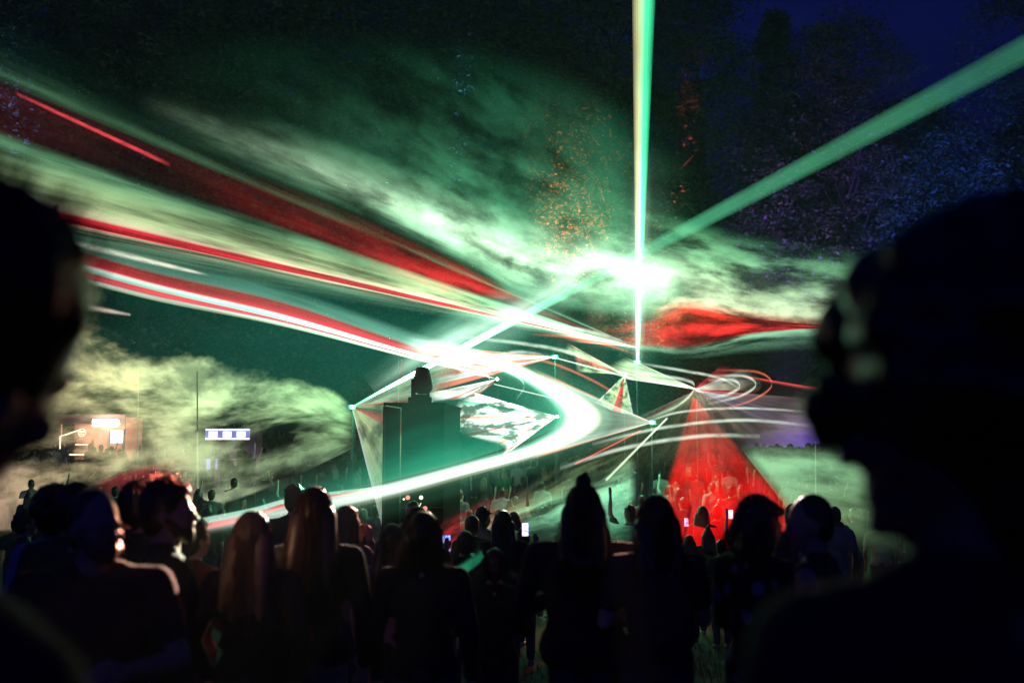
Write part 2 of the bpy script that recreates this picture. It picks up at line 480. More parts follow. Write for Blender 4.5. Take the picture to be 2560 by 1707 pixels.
fan('laser_glow_sheet', 'broad green painted laser fan with red stripes spreading through fog over the audience', (1600, 872, 28), [(x, y, 9) for x, y in ends], m, 80, 5)
E = [
 [(300,80,15),(600,60,17),(900,60,19),(1300,120,24),(1620,260,28),(1760,360,29)],
 [(300,180,15),(600,260,17),(900,370,19),(1300,520,24),(1620,585,28),(1760,600,29)],
 [(300,230,15),(600,345,17),(900,470,19),(1200,600,23),(1300,640,25),(1620,680,29),(1760,685,30)],
 [(300,270,15),(600,395,17),(900,515,19),(1200,655,23),(1300,705,25),(1620,750,30),(1760,750,31)],
 [(300,300,15),(600,425,17),(900,545,19),(1200,690,23),(1300,750,25),(1620,815,31),(1760,810,32)],
]
m = light_mat('cloud_layer_light', [(0, (0.03,0.40,0.2)), (0.25, (0.16,0.75,0.36)), (0.5, (0.62,1,0.62)), (0.75, (0.45,1,0.55)), (1, (0.15,0.7,0.35))], 4.6,
        vprof=[(0, 0.0), (0.06, 0.0), (0.2, 0.05), (0.35, 0.15), (0.5, 0.38), (0.62, 0.75), (0.76, 1.0), (0.86, 0.9), (0.93, 0.3), (0.98, 0.0), (1, 0.0)],
        uprof=[(0, 0.0), (0.12, 0.05), (0.22, 0.12), (0.36, 0.3), (0.5, 0.95), (0.65, 0.7), (0.8, 0.25), (1, 0.0)], foguv=((4, 5, 1), 0.32, 0.64, 0.7), fogw=((0.45, 0.28, 1.1), 0.30, 0.62, 0.85))
xsheet('laser_glow_sheet', 'layer of glowing green cloud hanging between the stage and the forest', E, 300, 1760, m, 80, 5)
E = [[(-160,520,37),(600,600,37),(1200,700,37),(1750,760,37)], [(-160,700,36),(600,760,36),(1200,830,36),(1750,850,36)], [(-160,900,35),(600,920,35),(1200,960,35),(1750,960,35)], [(-160,1090,34),(600,1100,34),(1200,1110,34),(1750,1110,34)]]
m = light_mat('back_fog_glow', [(0, (0.02,0.5,0.3)), (0.5, (0.05,0.62,0.42)), (1, (0.06,0.5,0.3))], 0.16, vprof=[(0, 0.3), (0.3, 0.6), (0.6, 1.0), (0.85, 1.0), (0.97, 0.0), (1, 0.0)], uprof=[(0, 0.0), (0.3, 0.9), (0.7, 1.0), (1, 0.0)], fogw=((0.15, 0.1, 0.3), 0.2, 0.7, 0.5))  # broad emissive sheet, painted haze that fills the dark gaps
xsheet('laser_glow_sheet', 'dim teal painted haze filling the air behind the stage tower', E, -160, 1750, m, 40, 4)

m = light_mat('smoky_red_light', [(0, (0.8,0.03,0.03)), (0.5, (1,0.03,0.03)), (1, (1,0.06,0.05))], 1.1, vprof=[(0, 0.0), (0.2, 0.06), (0.5, 0.3), (0.75, 1.0), (0.9, 0.9), (1, 0.0)], uprof=[(0, 0.0), (0.25, 0.4), (0.7, 1.0), (1, 0.0)], foguv=((4, 5, 1), 0.32, 0.66, 0.8))
ribbon('laser_glow_sheet', 'smoky red painted laser beam crossing the green cloud above the white band', [(420,330,13),(800,490,17),(1080,618,21),(1310,738,25)], [(420,465,13),(800,620,17),(1080,735,21),(1310,752,25)], m, 40, 6)

# right half of the overhead sheet
E = [
 [(1440,440,28),(1560,480,28),(1750,545,29),(1950,590,30),(2200,620,30)],
 [(1440,570,28),(1560,600,28),(1750,640,29),(1950,680,30),(2200,700,30)],
 [(1400,800,28),(1560,800,28),(1620,785,28),(1720,765,29),(1850,790,30),(2050,812,30),(2200,815,30)],
 [(1400,860,28),(1560,866,28),(1620,868,28),(1700,874,29),(1780,862,29),(1880,835,30),(2050,822,30),(2200,830,30)],
 [(1440,880,28),(1560,885,28),(1700,900,29),(1850,890,30),(2050,880,30),(2200,880,30)],
]
m = light_mat('sky_sheet_light_right', [(0, (0.04,0.4,0.16)), (0.25, (0.35,0.85,0.42)), (0.46, (0.8,1,0.6)), (0.52, (1,0.06,0.03)), (0.72, (1,0.02,0.03)), (0.76, (0.4,0.9,0.55)), (1, (0.2,0.5,0.3))],
        2.6, vprof=[(0, 0.0), (0.05, 0.0), (0.13, 0.35), (0.22, 1.0), (0.5, 0.8), (0.8, 0.5), (1, 0.3)], uprof=[(0, 0.0), (0.2, 0.5), (0.45, 1.0), (0.6, 0.8), (0.74, 0.6), (0.86, 0.2), (1, 0.0)],
        foguv=((8, 4.0, 1), 0.38, 0.66, 0.92), fogw=((0.34, 0.2, 0.9), 0.3, 0.62, 0.7))
xsheet('laser_glow_sheet', 'green painted laser sheet with a red band drifting in fog in front of the forest', E, 1440, 2200, m, 56, 4)

# 2 upper limb of the big cone from the projector S_A: painted as a straight emissive sheet -----------------------------------------
E = [
 [(-160,470,7.5),(354,622,11),(707,712,15),(1088,842,20),(1260,895,22)],
 [(-160,520,7.5),(354,674,11),(707,757,15),(1088,882,20),(1260,912,22)],
 [(-160,552,7.5),(354,702,11),(707,787,15),(1088,896,20),(1260,924,22)],
 [(-160,574,7.5),(354,717,11),(707,800,15),(1088,902,20),(1260,932,22)],
 [(-160,592,7.5),(354,733,11),(707,806,15),(1088,905,20),(1260,938,22)],
 [(-160,606,7.5),(354,745,11),(707,817,15),(1088,912,20),(1260,948,22)],
]
k = 0.2
m = light_mat('cone_limb_light', [(0, T), (k-0.03, T), (k+0.015, (0.75,0.02,0.04)), (2*k-0.02, (1,0.02,0.06)), (2*k+0.02, W), (3*k-0.02, T), (3*k+0.02, (1.0,0.05,0.10)), (4*k-0.03, (1,0.1,0.12)), (4*k+0.02, W), (1, GY)],
        4.0, vprof=[(0, 0.28), (0.25, 0.32), (0.5, 0.42), (0.7, 0.66), (0.84, 1.0), (0.92, 0.8), (0.98, 0.0), (1, 0.0)],
        uprof=[(0, 0.0), (0.12, 0.12), (0.3, 0.4), (0.45, 0.95), (0.7, 0.8), (0.86, 0.7), (0.95, 0.4), (1, 0.0)], foguv=((5, 4, 1), 0.25, 0.6, 0.45), streak=(24, 0.3))
xsheet('laser_glow_sheet', 'bright white and teal painted laser band with two red stripes crossing to the big crescent', E, -160, 1260, m, 72, 4)

# 3 the crescent: the same cone's bright limb painted as an emissive ribbon --------------------------------------------------------
Oe = [(980,818,18.5),(1130,852,20.5),(1250,888,22),(1350,932,23.5),(1430,975,24.5),(1490,1012,25),(1512,1046,25),(1490,1078,25),(1430,1110,23.5),(1350,1142,21),(1168,1195,17.5),(950,1256,14.5),(700,1306,12),(480,1344,10.5)]
Ie = [(980,885,18.5),(1090,896,20.5),(1200,914,22),(1285,945,23),(1345,982,23.4),(1380,1018,23.5),(1390,1045,23.5),(1376,1070,23),(1340,1095,22.5),(1280,1120,20.5),(1150,1152,17.5),(940,1203,14.5),(700,1256,12),(480,1302,10.5)]
m = light_mat('crescent_limb_glow', [(0, (0.10,0.8,0.5)), (0.2, (0.6,1,0.8)), (0.4, W), (0.75, W), (0.88, (1,0.85,0.7)), (0.95, (1,0.4,0.25)), (1, (0.9,0.1,0.08))],
        6.0, vprof=[(0, 0.0), (0.03, 0.0), (0.09, 0.5), (0.17, 0.9), (0.3, 1.0), (0.46, 1.0), (0.6, 0.85), (0.72, 0.55), (0.82, 0.28), (0.92, 0.12), (1, 0.04)],
        uprof=[(0, 0.0), (0.15, 0.10), (0.35, 0.7), (0.5, 1.0), (0.65, 0.7), (0.85, 0.12), (1, 0.0)], foguv=((3, 6, 1), 0.2, 0.6, 0.3))
ribbon('laser_glow_sheet', 'dazzling white crescent of painted laser light curving past the black tower', Ie, Oe, m, 110, 14)
m = light_mat('crescent_tip_glow', [(0, (1,0.15,0.08)), (0.04, (1,0.5,0.3)), (0.08, W), (0.5, (0.8,0.95,0.7)), (0.92, W), (0.96, (1,0.5,0.3)), (1, (1,0.12,0.08))], 2.6,
        vprof=[(0, 1.0), (0.1, 0.9), (0.3, 0.45), (0.38, 0.5), (0.46, 0.25), (0.55, 0.5), (0.62, 0.35), (0.8, 0.6), (1, 0.0)], uprof=[(0, 0.2), (0.04, 1.0), (0.14, 0.6), (0.3, 0.3), (0.7, 0.3), (0.86, 0.6), (0.96, 1.0), (1, 0.2)], streak=(34, 0.5))
fan('laser_fan', 'pointed white laser cone closing the tip of the crescent', S_A, [(1330,918,24),(1400,985,25),(1430,1045,25.5),(1400,1095,25),(1320,1152,23)], m, 40, 8)
# thin arcs painted as emissive meshes around the crescent
m = light_mat('arc_light', [(0, W), (1, (0.8,1,0.75))], 0.95, vprof=[(0, 0.0), (0.2, 0.7), (0.5, 1.0), (0.8, 0.7), (1, 0.0)], uprof=[(0, 0.0), (0.5, 1.0), (1, 0.0)], foguv=((1, 9, 1), 0.3, 0.6, 0.6))
mr = light_mat('arc_light_red', [(0, (1,0.1,0.06)), (1, (1,0.3,0.15))], 0.8, vprof=[(0, 0.0), (0.2, 0.7), (0.5, 1.0), (0.8, 0.7), (1, 0.0)], uprof=[(0, 0.0), (0.5, 1.0), (1, 0.0)])
ARC_LABELS = ['red laser arc over the upper edge of the crescent', 'pale laser arc rising above the crescent to the beam foot', 'pale laser arc joining the crossing beams and upper fan tip', 'red laser arc behind the moving head lamp', 'pale laser loop just right of the moving head lamp', 'short pale laser arc inside the upper crescent', 'pale laser bend between the middle and red fan projectors', 'pale laser arc above the red fan tip', 'middle pale laser ring right of the red fan tip', 'outer red laser ring right of the red fan tip', 'inner pale laser ring right of the red fan tip', 'pale laser arc under the rings toward the screen', 'pale laser arc crossing the top of the red fan', 'low pale laser arc over the far crowd left of the red fan', 'pale laser arc left of the beam foot under the cloud', 'red laser arc left of the beam foot']
for n_, (pts, wd, mm) in enumerate((([(1240,880),(1370,905),(1480,950),(1580,1010)], 7, mr), ([(1150,842),(1300,858),(1420,880),(1560,930)], 9, m), ([(1080,925),(1180,905),(1290,880),(1388,893)], 8, m), ([(1070,975),(1180,985),(1220,965),(1243,947)], 6, mr),
        ([(1120,912),(1190,922),(1225,950),(1190,980),(1090,992)], 7, m), ([(1160,900),(1260,925),(1310,960),(1290,1000)], 5, m), ([(1560,925),(1660,940),(1735,960),(1700,1010),(1590,1058)], 8, m), ([(1580,905),(1700,925),(1800,945),(1850,972)], 7, m),
        ([(1780,940),(1860,940),(1890,962),(1850,990),(1770,1010)], 7, m), ([(1790,925),(1895,930),(1930,962),(1880,1000),(1780,1030)], 6, mr), ([(1770,950),(1830,950),(1850,966),(1820,985),(1765,995)], 8, m), ([(1600,1060),(1700,1030),(1850,1020),(2040,1030)], 6, m),
        ([(1480,1110),(1650,1070),(1850,1050),(2045,1065)], 8, m), ([(1400,1170),(1560,1120),(1750,1090),(1900,1090)], 10, m), ([(1290,800),(1400,815),(1500,835),(1590,868)], 9, m), ([(1330,835),(1420,842),(1510,860),(1588,885)], 7, mr))):
    ribbon('laser_arc', ARC_LABELS[n_], [(x, y - wd * 0.8, 24.5) for x, y in pts], [(x, y + wd * 0.8, 24.5) for x, y in pts], mm, 30, 2, 'thin laser arcs around the stage')
def widen(A, B, k): return [(b[0] + (a[0] - b[0]) * k, b[1] + (a[1] - b[1]) * k, a[2]) for a, b in zip(A, B)]
m = light_mat('crescent_bloom', [(0, (0.05,0.7,0.35)), (0.5, (0.35,1,0.6)), (1, (0.08,0.6,0.3))], 0.85, vprof=[(0, 0.0), (0.05, 0.1), (0.15, 0.9), (0.45, 1.0), (0.65, 0.7), (0.85, 0.25), (1, 0.0)], uprof=[(0, 0.0), (0.25, 0.2), (0.5, 1.0), (0.75, 0.2), (1, 0.0)], foguv=((2, 4, 1), 0.2, 0.7, 0.5))  # bloom around the crescent painted into a wider emissive ribbon
ribbon('laser_glow_sheet', 'soft green painted glow hugging the white crescent', widen(Ie, Oe, 2.1), widen(Oe, Ie, 2.1), m, 90, 12)
m = light_mat('crossing_bloom', [(0, (0.08,0.7,0.4)), (0.5, (0.6,1,0.75)), (1, (0.08,0.7,0.4))], 1.8, vprof=[(0, 0.0), (0.3, 0.5), (0.5, 1.0), (0.7, 0.5), (1, 0.0)], uprof=[(0, 0.0), (0.3, 0.3), (0.5, 1.0), (0.7, 0.3), (1, 0.0)], foguv=((3, 3, 1), 0.2, 0.7, 0.5))  # glow at the crossing painted on, not a beam of its own
ribbon('laser_glow_sheet', 'soft white green painted glow where the diagonal beam crosses the crescent', [(900,930,23),(1060,800,23),(1250,700,23),(1500,560,23)], [(960,1010,23),(1120,940,23),(1340,850,23),(1580,700,23)], m, 40, 10)
m = light_mat('beam_foot_bloom', [(0, (0.08,0.7,0.4)), (0.5, (0.6,1,0.75)), (1, (0.08,0.7,0.4))], 0.7, vprof=[(0, 0.0), (0.15, 0.0), (0.4, 0.4), (0.7, 1.0), (0.9, 0.6), (1, 0.0)], uprof=[(0, 0.0), (0.35, 0.15), (0.5, 1.0), (0.65, 0.15), (1, 0.0)])  # halo of the beam foot painted as emission
ribbon('laser_glow_sheet', 'soft painted glow around the lower vertical beam', [(1510,300,24),(1500,600,26),(1535,940,27)], [(1710,300,24),(1700,600,26),(1655,940,27)], m, 24, 10)
# faint spill glow beside the lower arm, painted as an emissive ribbon
m = light_mat('crescent_spill', [(0, (0.02,0.55,0.32)), (1, (0.04,0.70,0.40))], 0.55, vprof=[(0, 0.0), (0.1, 0.6), (0.3, 0.9), (0.6, 0.8), (0.75, 0.35), (0.9, 0.2), (1, 0.0)], uprof=[(0, 0.0), (0.4, 0.35), (1, 1.0)], foguv=((2, 3, 1), 0.25, 0.7, 0.5))
ribbon('laser_glow_sheet', 'dim green painted haze glow above the lower arm of the white crescent', [(1330,905,22),(1250,925,21),(1120,930,17),(1000,960,14.5),(850,1130,13),(600,1230,11.5)],
       [(1400,1010,22),(1385,1070,21),(1200,1140,17),(1000,1194,14.5),(800,1240,12.6),(560,1290,11)], m, 60, 6)
m = light_mat('red_stripe_glow', [(0, (0.9,0.02,0.06)), (0.45, (1.0,0.02,0.08)), (0.6, (0.75,1,0.85)), (1, (0.5,1,0.75))], 0.95, vprof=[(0, 0.8), (0.5, 0.9), (1, 0.6)], uprof=[(0, 0.0), (0.12, 0.9), (0.9, 0.8), (1, 0.0)])
ribbon('laser_glow_sheet', 'thin red and pale green painted laser stripe below the crescent arm', [(420,1345,10.5),(620,1302,12),(740,1262,13),(965,1222,16)], [(420,1308,10.5),(620,1270,12),(740,1240,13),(965,1212,16)], m, 30, 4)

# 4 single beams -------------------------------------------------------------------------------------------
m = light_mat('vertical_beam_light', [(0, (1.0,0.16,0.05)), (0.08, (1.0,0.45,0.22)), (0.13, (0.7,0.95,0.6)), (0.19, (0.10,0.95,0.42)), (0.5, (0.03,0.8,0.34)), (0.81, (0.10,0.95,0.42)), (0.87, (0.7,0.95,0.6)), (0.92, (1.0,0.45,0.22)), (1, (1.0,0.16,0.05))],
        1.5, vprof=[(0, 1.0), (0.1, 0.95), (0.3, 0.55), (0.5, 0.26), (0.7, 0.14), (1, 0.10)], foguv=((0.4, 9, 1), 0.25, 0.6, 0.35))
beam('laser_beam', 'vertical green and white laser beam with an orange edge', S_B, 7, (1614,-260,9.0), 74, m, 24, 24)
m = light_mat('diagonal_beam_light', [(0, (0.16,0.9,0.45)), (1, (0.16,0.9,0.45))], 11.0, vprof=[(0, 0.01), (0.08, 0.03), (0.13, 0.8), (0.19, 1.0), (0.26, 1.0), (0.33, 0.2), (0.40, 0.007), (0.55, 0.005), (0.75, 0.0036), (1, 0.0012)], foguv=((0.5, 16, 1), 0.2, 0.62, 0.45))
beam('laser_beam', 'diagonal green laser beam rising to the tree tops', S_L, 4, (2760,20,9.5), 84, m, 20, 40)
m = light_mat('red_streak_light', [(0, R), (0.5, (1,0.1,0.12)), (1, R)], 0.9, vprof=[(0, 0.2), (0.2, 0.8), (0.6, 1.0), (0.9, 0.9), (1, 0.0)], foguv=((3, 14, 1), 0.3, 0.6, 0.6))
ribbon('laser_beam', 'short red laser streak high over the left of the audience', [(40,230,7),(425,407,7)], [(44,240,7),(422,416,7)], m, 30, 3)
m = light_mat('warm_streak_light', [(0, (1,0.75,0.5)), (0.5, (1,0.95,0.8)), (1, (1,0.75,0.55))], 1.0, vprof=[(0, 0.3), (0.3, 0.7), (0.85, 1.0), (1, 0.0)], uprof=[(0, 0), (0.5, 1), (1, 0)], foguv=((3, 12, 1), 0.3, 0.6, 0.5))
ribbon('laser_beam', 'long warm white laser streak beside the red stripe', [(40,555,9),(200,600,10),(380,645,11.5),(530,686,13)], [(40,572,9),(200,622,10),(380,664,11.5),(530,694,13)], m, 40, 4)
m2 = light_mat('pink_streak_light', [(0, (1,0.6,0.45)), (0.5, (1,0.9,0.8)), (1, (1,0.55,0.4))], 0.9, vprof=[(0, 0.6), (0.7, 1.0), (1, 0.5)], uprof=[(0, 0), (0.5, 1), (1, 0)])
ribbon('laser_beam', 'short pinkish white laser streak above the pale smoke', [(150,738,9),(230,758,9.6),(326,782,10.4)], [(150,762,9),(230,780,9.6),(326,792,10.4)], m2, 20, 4)

# 5 fans of the stage projectors ---------------------------------------------------------------------------
def stripes(n, seed, base=W, red=0.35):
    r = random.Random(seed); out = []; x = 0.0
    for i in range(n):
        c = base if r.random() > red else (1, 0.22, 0.15)
        a, b = x + 0.004, x + (1.0 / n) - 0.004
        out += [(min(1, a), c), (min(1, b), c)]; x += 1.0 / n
    return out[:30]
m = light_mat('fan_c_light', stripes(9, 3), 2.72, vprof=[(0, 1.4), (0.3, 0.9), (0.7, 0.6), (1, 0.0)], streak=(30, 0.5), foguv=((3, 3, 1), 0.3, 0.55, 0.5))
fan('laser_fan', 'striped white laser fan spreading left from the projector above the crescent', S_C, [(1120,868,23),(1080,900,22.5),(1075,930,22),(1060,985,21.5)], m)
m = light_mat('fan_d_light', stripes(8, 5, W, 0.4), 1.98, vprof=[(0, 1.4), (0.4, 0.9), (0.8, 0.8), (1, 0.0)], streak=(24, 0.5), foguv=((4, 3, 1), 0.35, 0.55, 0.6))
fan('laser_fan', 'white and red striped laser fan behind the moving head lamp', S_D, [(1110,905,23),(1145,930,23)], m)
fan('laser_fan', 'lower white and red striped laser fan behind the moving head lamp', S_D, [(1060,985,22),(1075,1004,22),(1150,1000,22.5)], m)
m = light_mat('fan_e_light', [(0, W), (0.1, W), (0.13, (0.1,0.5,0.25)), (0.2, W), (0.3, W), (0.33, (1,0.25,0.12)), (0.36, W), (0.5, W), (0.52, (1,0.06,0.06)), (0.55, W), (0.68, W), (0.7, (1,0.4,0.2)), (0.74, W), (0.82, W), (0.84, (1,0.3,0.15)), (0.88, W), (0.93, W), (0.95, (1,0.2,0.1)), (1, W)],
        3.06, vprof=[(0, 1.4), (0.5, 1.0), (0.85, 0.7), (1, 0.0)], foguv=((6, 4.5, 1), 0.42, 0.54, 0.9), streak=(40, 0.4))
fan('laser_fan', 'white laser fan with thin red rays reaching left to the tower', S_E, [(1165,975,22),(1130,1025,22),(1150,1085,21.5),(1255,1118,22),(1225,1165,21)], m, 24, 8)
m = light_mat('fan_g_light', stripes(6, 8, GY, 0.2), 1.90, vprof=[(0, 1.2), (0.4, 0.9), (0.9, 0.7), (1, 0)], streak=(22, 0.8), foguv=((5, 4, 1), 0.36, 0.6, 0.7))
fan('laser_fan', 'ragged pale laser fan rising left under the vertical beam', S_G, [(1400,878,27),(1425,860,27),(1440,930,27)], m)
m = light_mat('fan_g2_light', [(0, W), (0.04, W), (0.06, (0.4,0.75,0.35)), (0.4, (0.6,0.8,0.4)), (0.42, R), (0.62, (0.8,0.03,0.06)), (0.66, (0.5,0.8,0.4)), (0.94, (0.5,0.8,0.4)), (0.96, W), (1, W)], 1.28,
        vprof=[(0, 1.3), (0.5, 0.9), (1, 0.6)], foguv=((4, 7, 1), 0.36, 0.55, 0.85))
fan('laser_fan', 'downward laser fan with one red stripe right of the crescent', S_G, [(1490,1006,27),(1540,1030,27),(1583,1036,27)], m)
m = light_mat('fan_b_light', stripes(7, 12, (0.9,0.95,0.7), 0.35), 2.55, vprof=[(0, 1.2), (0.4, 0.9), (1, 0)], streak=(26, 0.7))
fan('laser_fan', 'streaked cream and red laser fan left of the vertical beam foot', (1592,868,27), [(1330,800,27),(1380,838,27),(1430,856,27)], m)
m = light_mat('fan_f_up_light', [(0, (0.4,0.6,0.35)), (0.3, GY), (0.7, (0.8,0.95,0.6)), (1, W)], 3.4, vprof=[(0, 1.5), (0.4, 0.8), (0.8, 0.6), (1, 0.0)], streak=(18, 0.75), foguv=((4, 2, 1), 0.3, 0.6, 0.6))
fan('laser_fan', 'pale streaked laser fan running left from the projector over the red cone', S_F, [(1560,890,27),(1520,915,27),(1550,945,27)], m)
m = light_mat('fan_f_ring_light', [(0, (1,0.05,0.08)), (0.17, (1,0.05,0.08)), (0.19, W), (0.5, (0.9,0.85,0.6)), (0.64, (0.9,0.85,0.6)), (0.66, (1,0.04,0.06)), (0.82, (1,0.04,0.06)), (0.85, W), (1, W)], 1.1,
        vprof=[(0, 1.6), (0.2, 0.9), (0.35, 0.2), (0.45, 0.6), (0.58, 0.08), (0.68, 0.35), (0.8, 0.04), (0.9, 0.15), (1, 0)], foguv=((6, 2, 1), 0.3, 0.6, 0.7))
fan('laser_fan', 'round white and red laser fan turned to the right behind the red cone', (1735,974,26), [(1800,915,26),(1870,928,26),(1905,958,26),(1880,988,26),(1800,1004,26)], m, 30, 6)
m = light_mat('fan_f_low_light', [(0, W), (0.08, W), (0.1, R), (0.17, R), (0.19, GY), (0.4, (0.5,0.6,0.3)), (0.7, (0.75,0.62,0.5)), (0.85, (0.6,0.5,0.75)), (1, (0.75,0.5,0.5))], 0.65,
        vprof=[(0, 1.6), (0.15, 0.75), (0.4, 0.30), (0.7, 0.16), (0.9, 0.04), (1, 0.0)], streak=(22, 0.7), foguv=((5, 1.6, 1), 0.3, 0.6, 0.6))
fan('laser_fan', 'wide beige streaked laser fan over the far crowd and the screen', S_F, [(1570,1052,27),(1480,1130,26),(1560,1180,24),(1800,1190,26),(2080,1130,28),(2080,1000,29)], m, 24, 8)
m = light_mat('red_line_light', [(0, R), (0.5, (1,0.12,0.12)), (1, (0.4,0.02,0.03))], 0.9, vprof=[(0, 0.2), (0.3, 1), (1, 0.8)], uprof=[(0, 0), (0.2, 1), (0.6, 0.3), (1, 0)])
ribbon('laser_beam', 'thin red laser line running right past the screen top', [(1830,933,26),(1950,953,26),(2100,978,26)], [(1830,940,26),(1950,963,26),(2100,992,26)], m, 20, 4)
m = light_mat('red_cone_light', [(0, (1,0.06,0.02)), (0.06, (1,0.004,0.004)), (0.94, (1,0.003,0.004)), (1, (0.8,0.004,0.004))], 1.15,
        vprof=[(0, 0.9), (0.12, 0.75), (0.2, 0.35), (0.3, 0.25), (0.38, 0.55), (0.46, 0.5), (0.6, 0.85), (0.8, 0.9), (1, 0.5)], uprof=[(0, 0.0), (0.1, 0.95), (0.5, 1.0), (0.85, 0.7), (1, 0.0)], foguv=((4, 7, 1), 0.3, 0.66, 0.6))
fan('laser_fan', 'deep red triangular laser fan falling on the crowd', (1733,990,25), [(1592,1420,15),(1830,1420,15),(2125,1400,15)], m, 30, 8)
m = light_mat('fan_l_light', [(0, W), (0.03, W), (0.05, (0.5,0.75,0.45)), (0.3, (0.6,0.8,0.5)), (0.36, (0.95,0.15,0.1)), (0.42, (0.5,0.8,0.45)), (0.5, (0.06,0.2,0.1)), (0.62, (0.7,0.1,0.1)), (0.68, (0.6,0.8,0.4)), (0.95, (0.6,0.75,0.4)), (0.975, W), (1, W)], 1.12,
        vprof=[(0, 1.6), (0.15, 0.9), (0.5, 0.6), (0.9, 0.35), (1, 0.1)], foguv=((5, 3, 1), 0.3, 0.6, 0.8), streak=(30, 0.4))
fan('laser_fan', 'pale laser fan opening from the star bright projector left of the tower', S_L, [(1180,865,23),(1120,960,22),(1060,1040,21),(1010,1150,20),(958,1330,18)], m, 24, 8)
for nm, a, b, w, col in (('pale green laser line crossing above the crescent', (1395,896,26), (1580,946,27), 4, W), ('faint laser line below the upper fans', (1235,960,24), (1395,998,25), 3, W),
                         ('white slanting laser line right of the crescent tip', (1668,1045,24), (1515,1200,22), 6, (0.8,1,0.7)), ('thin red laser line under the crescent tip', (1602,1076,24), (1437,1160,21), 4, R),
                         ('faint laser line above the moving head lamp', (1000,886,22), (1090,908,22), 4, W)):
    m = light_mat('line_light', [(0, col), (1, col)], 0.6, vprof=[(0, 1), (0.5, 0.8), (1, 0.6)])
    beam('laser_beam', nm, a, w * 0.7, b, w, m, 6, 6, shells=(1.0,))

# 6 fog banks whose lit look is painted as emission --------------------------------------------------------------
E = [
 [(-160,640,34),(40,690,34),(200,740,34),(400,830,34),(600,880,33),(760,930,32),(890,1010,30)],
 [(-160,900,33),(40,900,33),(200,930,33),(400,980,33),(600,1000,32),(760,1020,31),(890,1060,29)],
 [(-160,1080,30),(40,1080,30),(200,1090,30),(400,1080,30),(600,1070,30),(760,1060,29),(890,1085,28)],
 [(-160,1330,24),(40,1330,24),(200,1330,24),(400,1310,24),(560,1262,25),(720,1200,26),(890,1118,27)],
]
m = light_mat('left_fog_glow', [(0, (0.50,0.62,0.33)), (0.4, (0.50,0.62,0.32)), (0.66, (0.48,0.55,0.30)), (1, (0.42,0.44,0.29))], 2.4, uprof=[(0, 0.9), (0.3, 1.0), (0.6, 0.85), (0.8, 0.6), (0.985, 0.45), (1, 0.0)],
        vcol=[(0, (1.3,0.72,0.85)), (0.35, (1.15,0.86,0.78)), (0.7, (0.85,1.0,0.9)), (1, (0.6,1.0,0.8))], vprof=[(0, 0.9), (0.5, 1), (0.96, 0.95), (1, 0.1)], foguv=((5.5, 8, 1), 0.34, 0.66, 0.72), fogw=((0.34, 0.34, 0.6), 0.36, 0.62, 1.0), erode=[(0, 0.24), (0.1, 0.08), (0.2, -0.02), (0.35, -0.12), (0.7, -0.26), (1, -0.3)])  # the bank glows by itself, pinkish tint toward the bars painted in
xsheet('laser_glow_sheet', 'pale yellow green fog bank with painted glow over the bars', E, -160, 890, m, 60, 6)
E = [
 [(1160,1290,17),(1300,1220,19),(1450,1120,22),(1600,1060,24)],
 [(1160,1310,15),(1300,1260,17),(1450,1190,20),(1590,1130,22)],
 [(1160,1350,12),(1300,1320,13),(1450,1280,15),(1580,1240,17)],
 [(1160,1460,10),(1300,1430,11),(1450,1400,12),(1560,1380,13)],
]
m = light_mat('low_fog_glow', [(0, (0.25,0.35,0.15)), (0.35, (0.30,0.45,0.2)), (0.55, (0.35,0.9,0.5)), (0.75, (0.2,0.7,0.4)), (1, (0.05,0.3,0.12))], 1.35, uprof=[(0, 0.0), (0.2, 0.3), (0.55, 1.0), (0.8, 0.6), (1, 0)],
        vprof=[(0, 0.25), (0.4, 0.8), (0.95, 0.9), (1, 0.1)], foguv=((7, 2.2, 1), 0.36, 0.64, 0.92), fogw=((0.5, 0.3, 0.9), 0.3, 0.6, 0.5))
xsheet('laser_glow_sheet', 'low green glowing fog streaming over the heads left of the red cone', E, 1160, 1590, m, 40, 5)
E = [
 [(1830,1100,24),(2000,1110,24),(2300,1120,24)], [(1880,1170,22),(2000,1180,22),(2300,1190,22)], [(1960,1260,18),(2100,1270,18),(2300,1280,18)], [(2060,1400,14),(2200,1400,14),(2300,1400,14)],
]
Rr = [[at(*p) for p in l] for l in E]
m = light_mat('right_fog_glow', [(0, (0.3,0.6,0.3)), (0.3, (0.33,0.7,0.36)), (0.7, (0.28,0.5,0.24)), (1, (0.1,0.2,0.08))], 1.3, uprof=[(0, 0.0), (0.25, 0.9), (0.6, 0.7), (1, 0.0)], vprof=[(0, 0.3), (0.12, 0.9), (0.6, 0.9), (1, 0.4)],
        fogw=((0.45, 0.3, 0.9), 0.34, 0.64, 0.75))
ribbon('laser_glow_sheet', 'grey green glowing fog over the crowd right of the red cone', [(1840,1105,23),(2000,1108,23),(2300,1120,23)], [(2060,1390,15),(2180,1400,15),(2300,1400,15)], m, 30, 10)
m = light_mat('red_wisp_light', [(0, (0.6,0.02,0.03)), (1, (1,0.04,0.08))], 0.8, uprof=[(0, 0), (0.5, 0.6), (0.85, 1), (1, 0.2)], vprof=[(0, 0.2), (0.3, 1), (1, 0)], foguv=((5, 4, 1), 0.35, 0.65, 0.9))
ribbon('laser_glow_sheet', 'red glowing fog low beside the foot of the black tower', [(1060,1330,15),(1180,1250,16),(1340,1190,18)], [(1060,1390,12),(1190,1380,12),(1380,1260,14)], m, 24, 6)
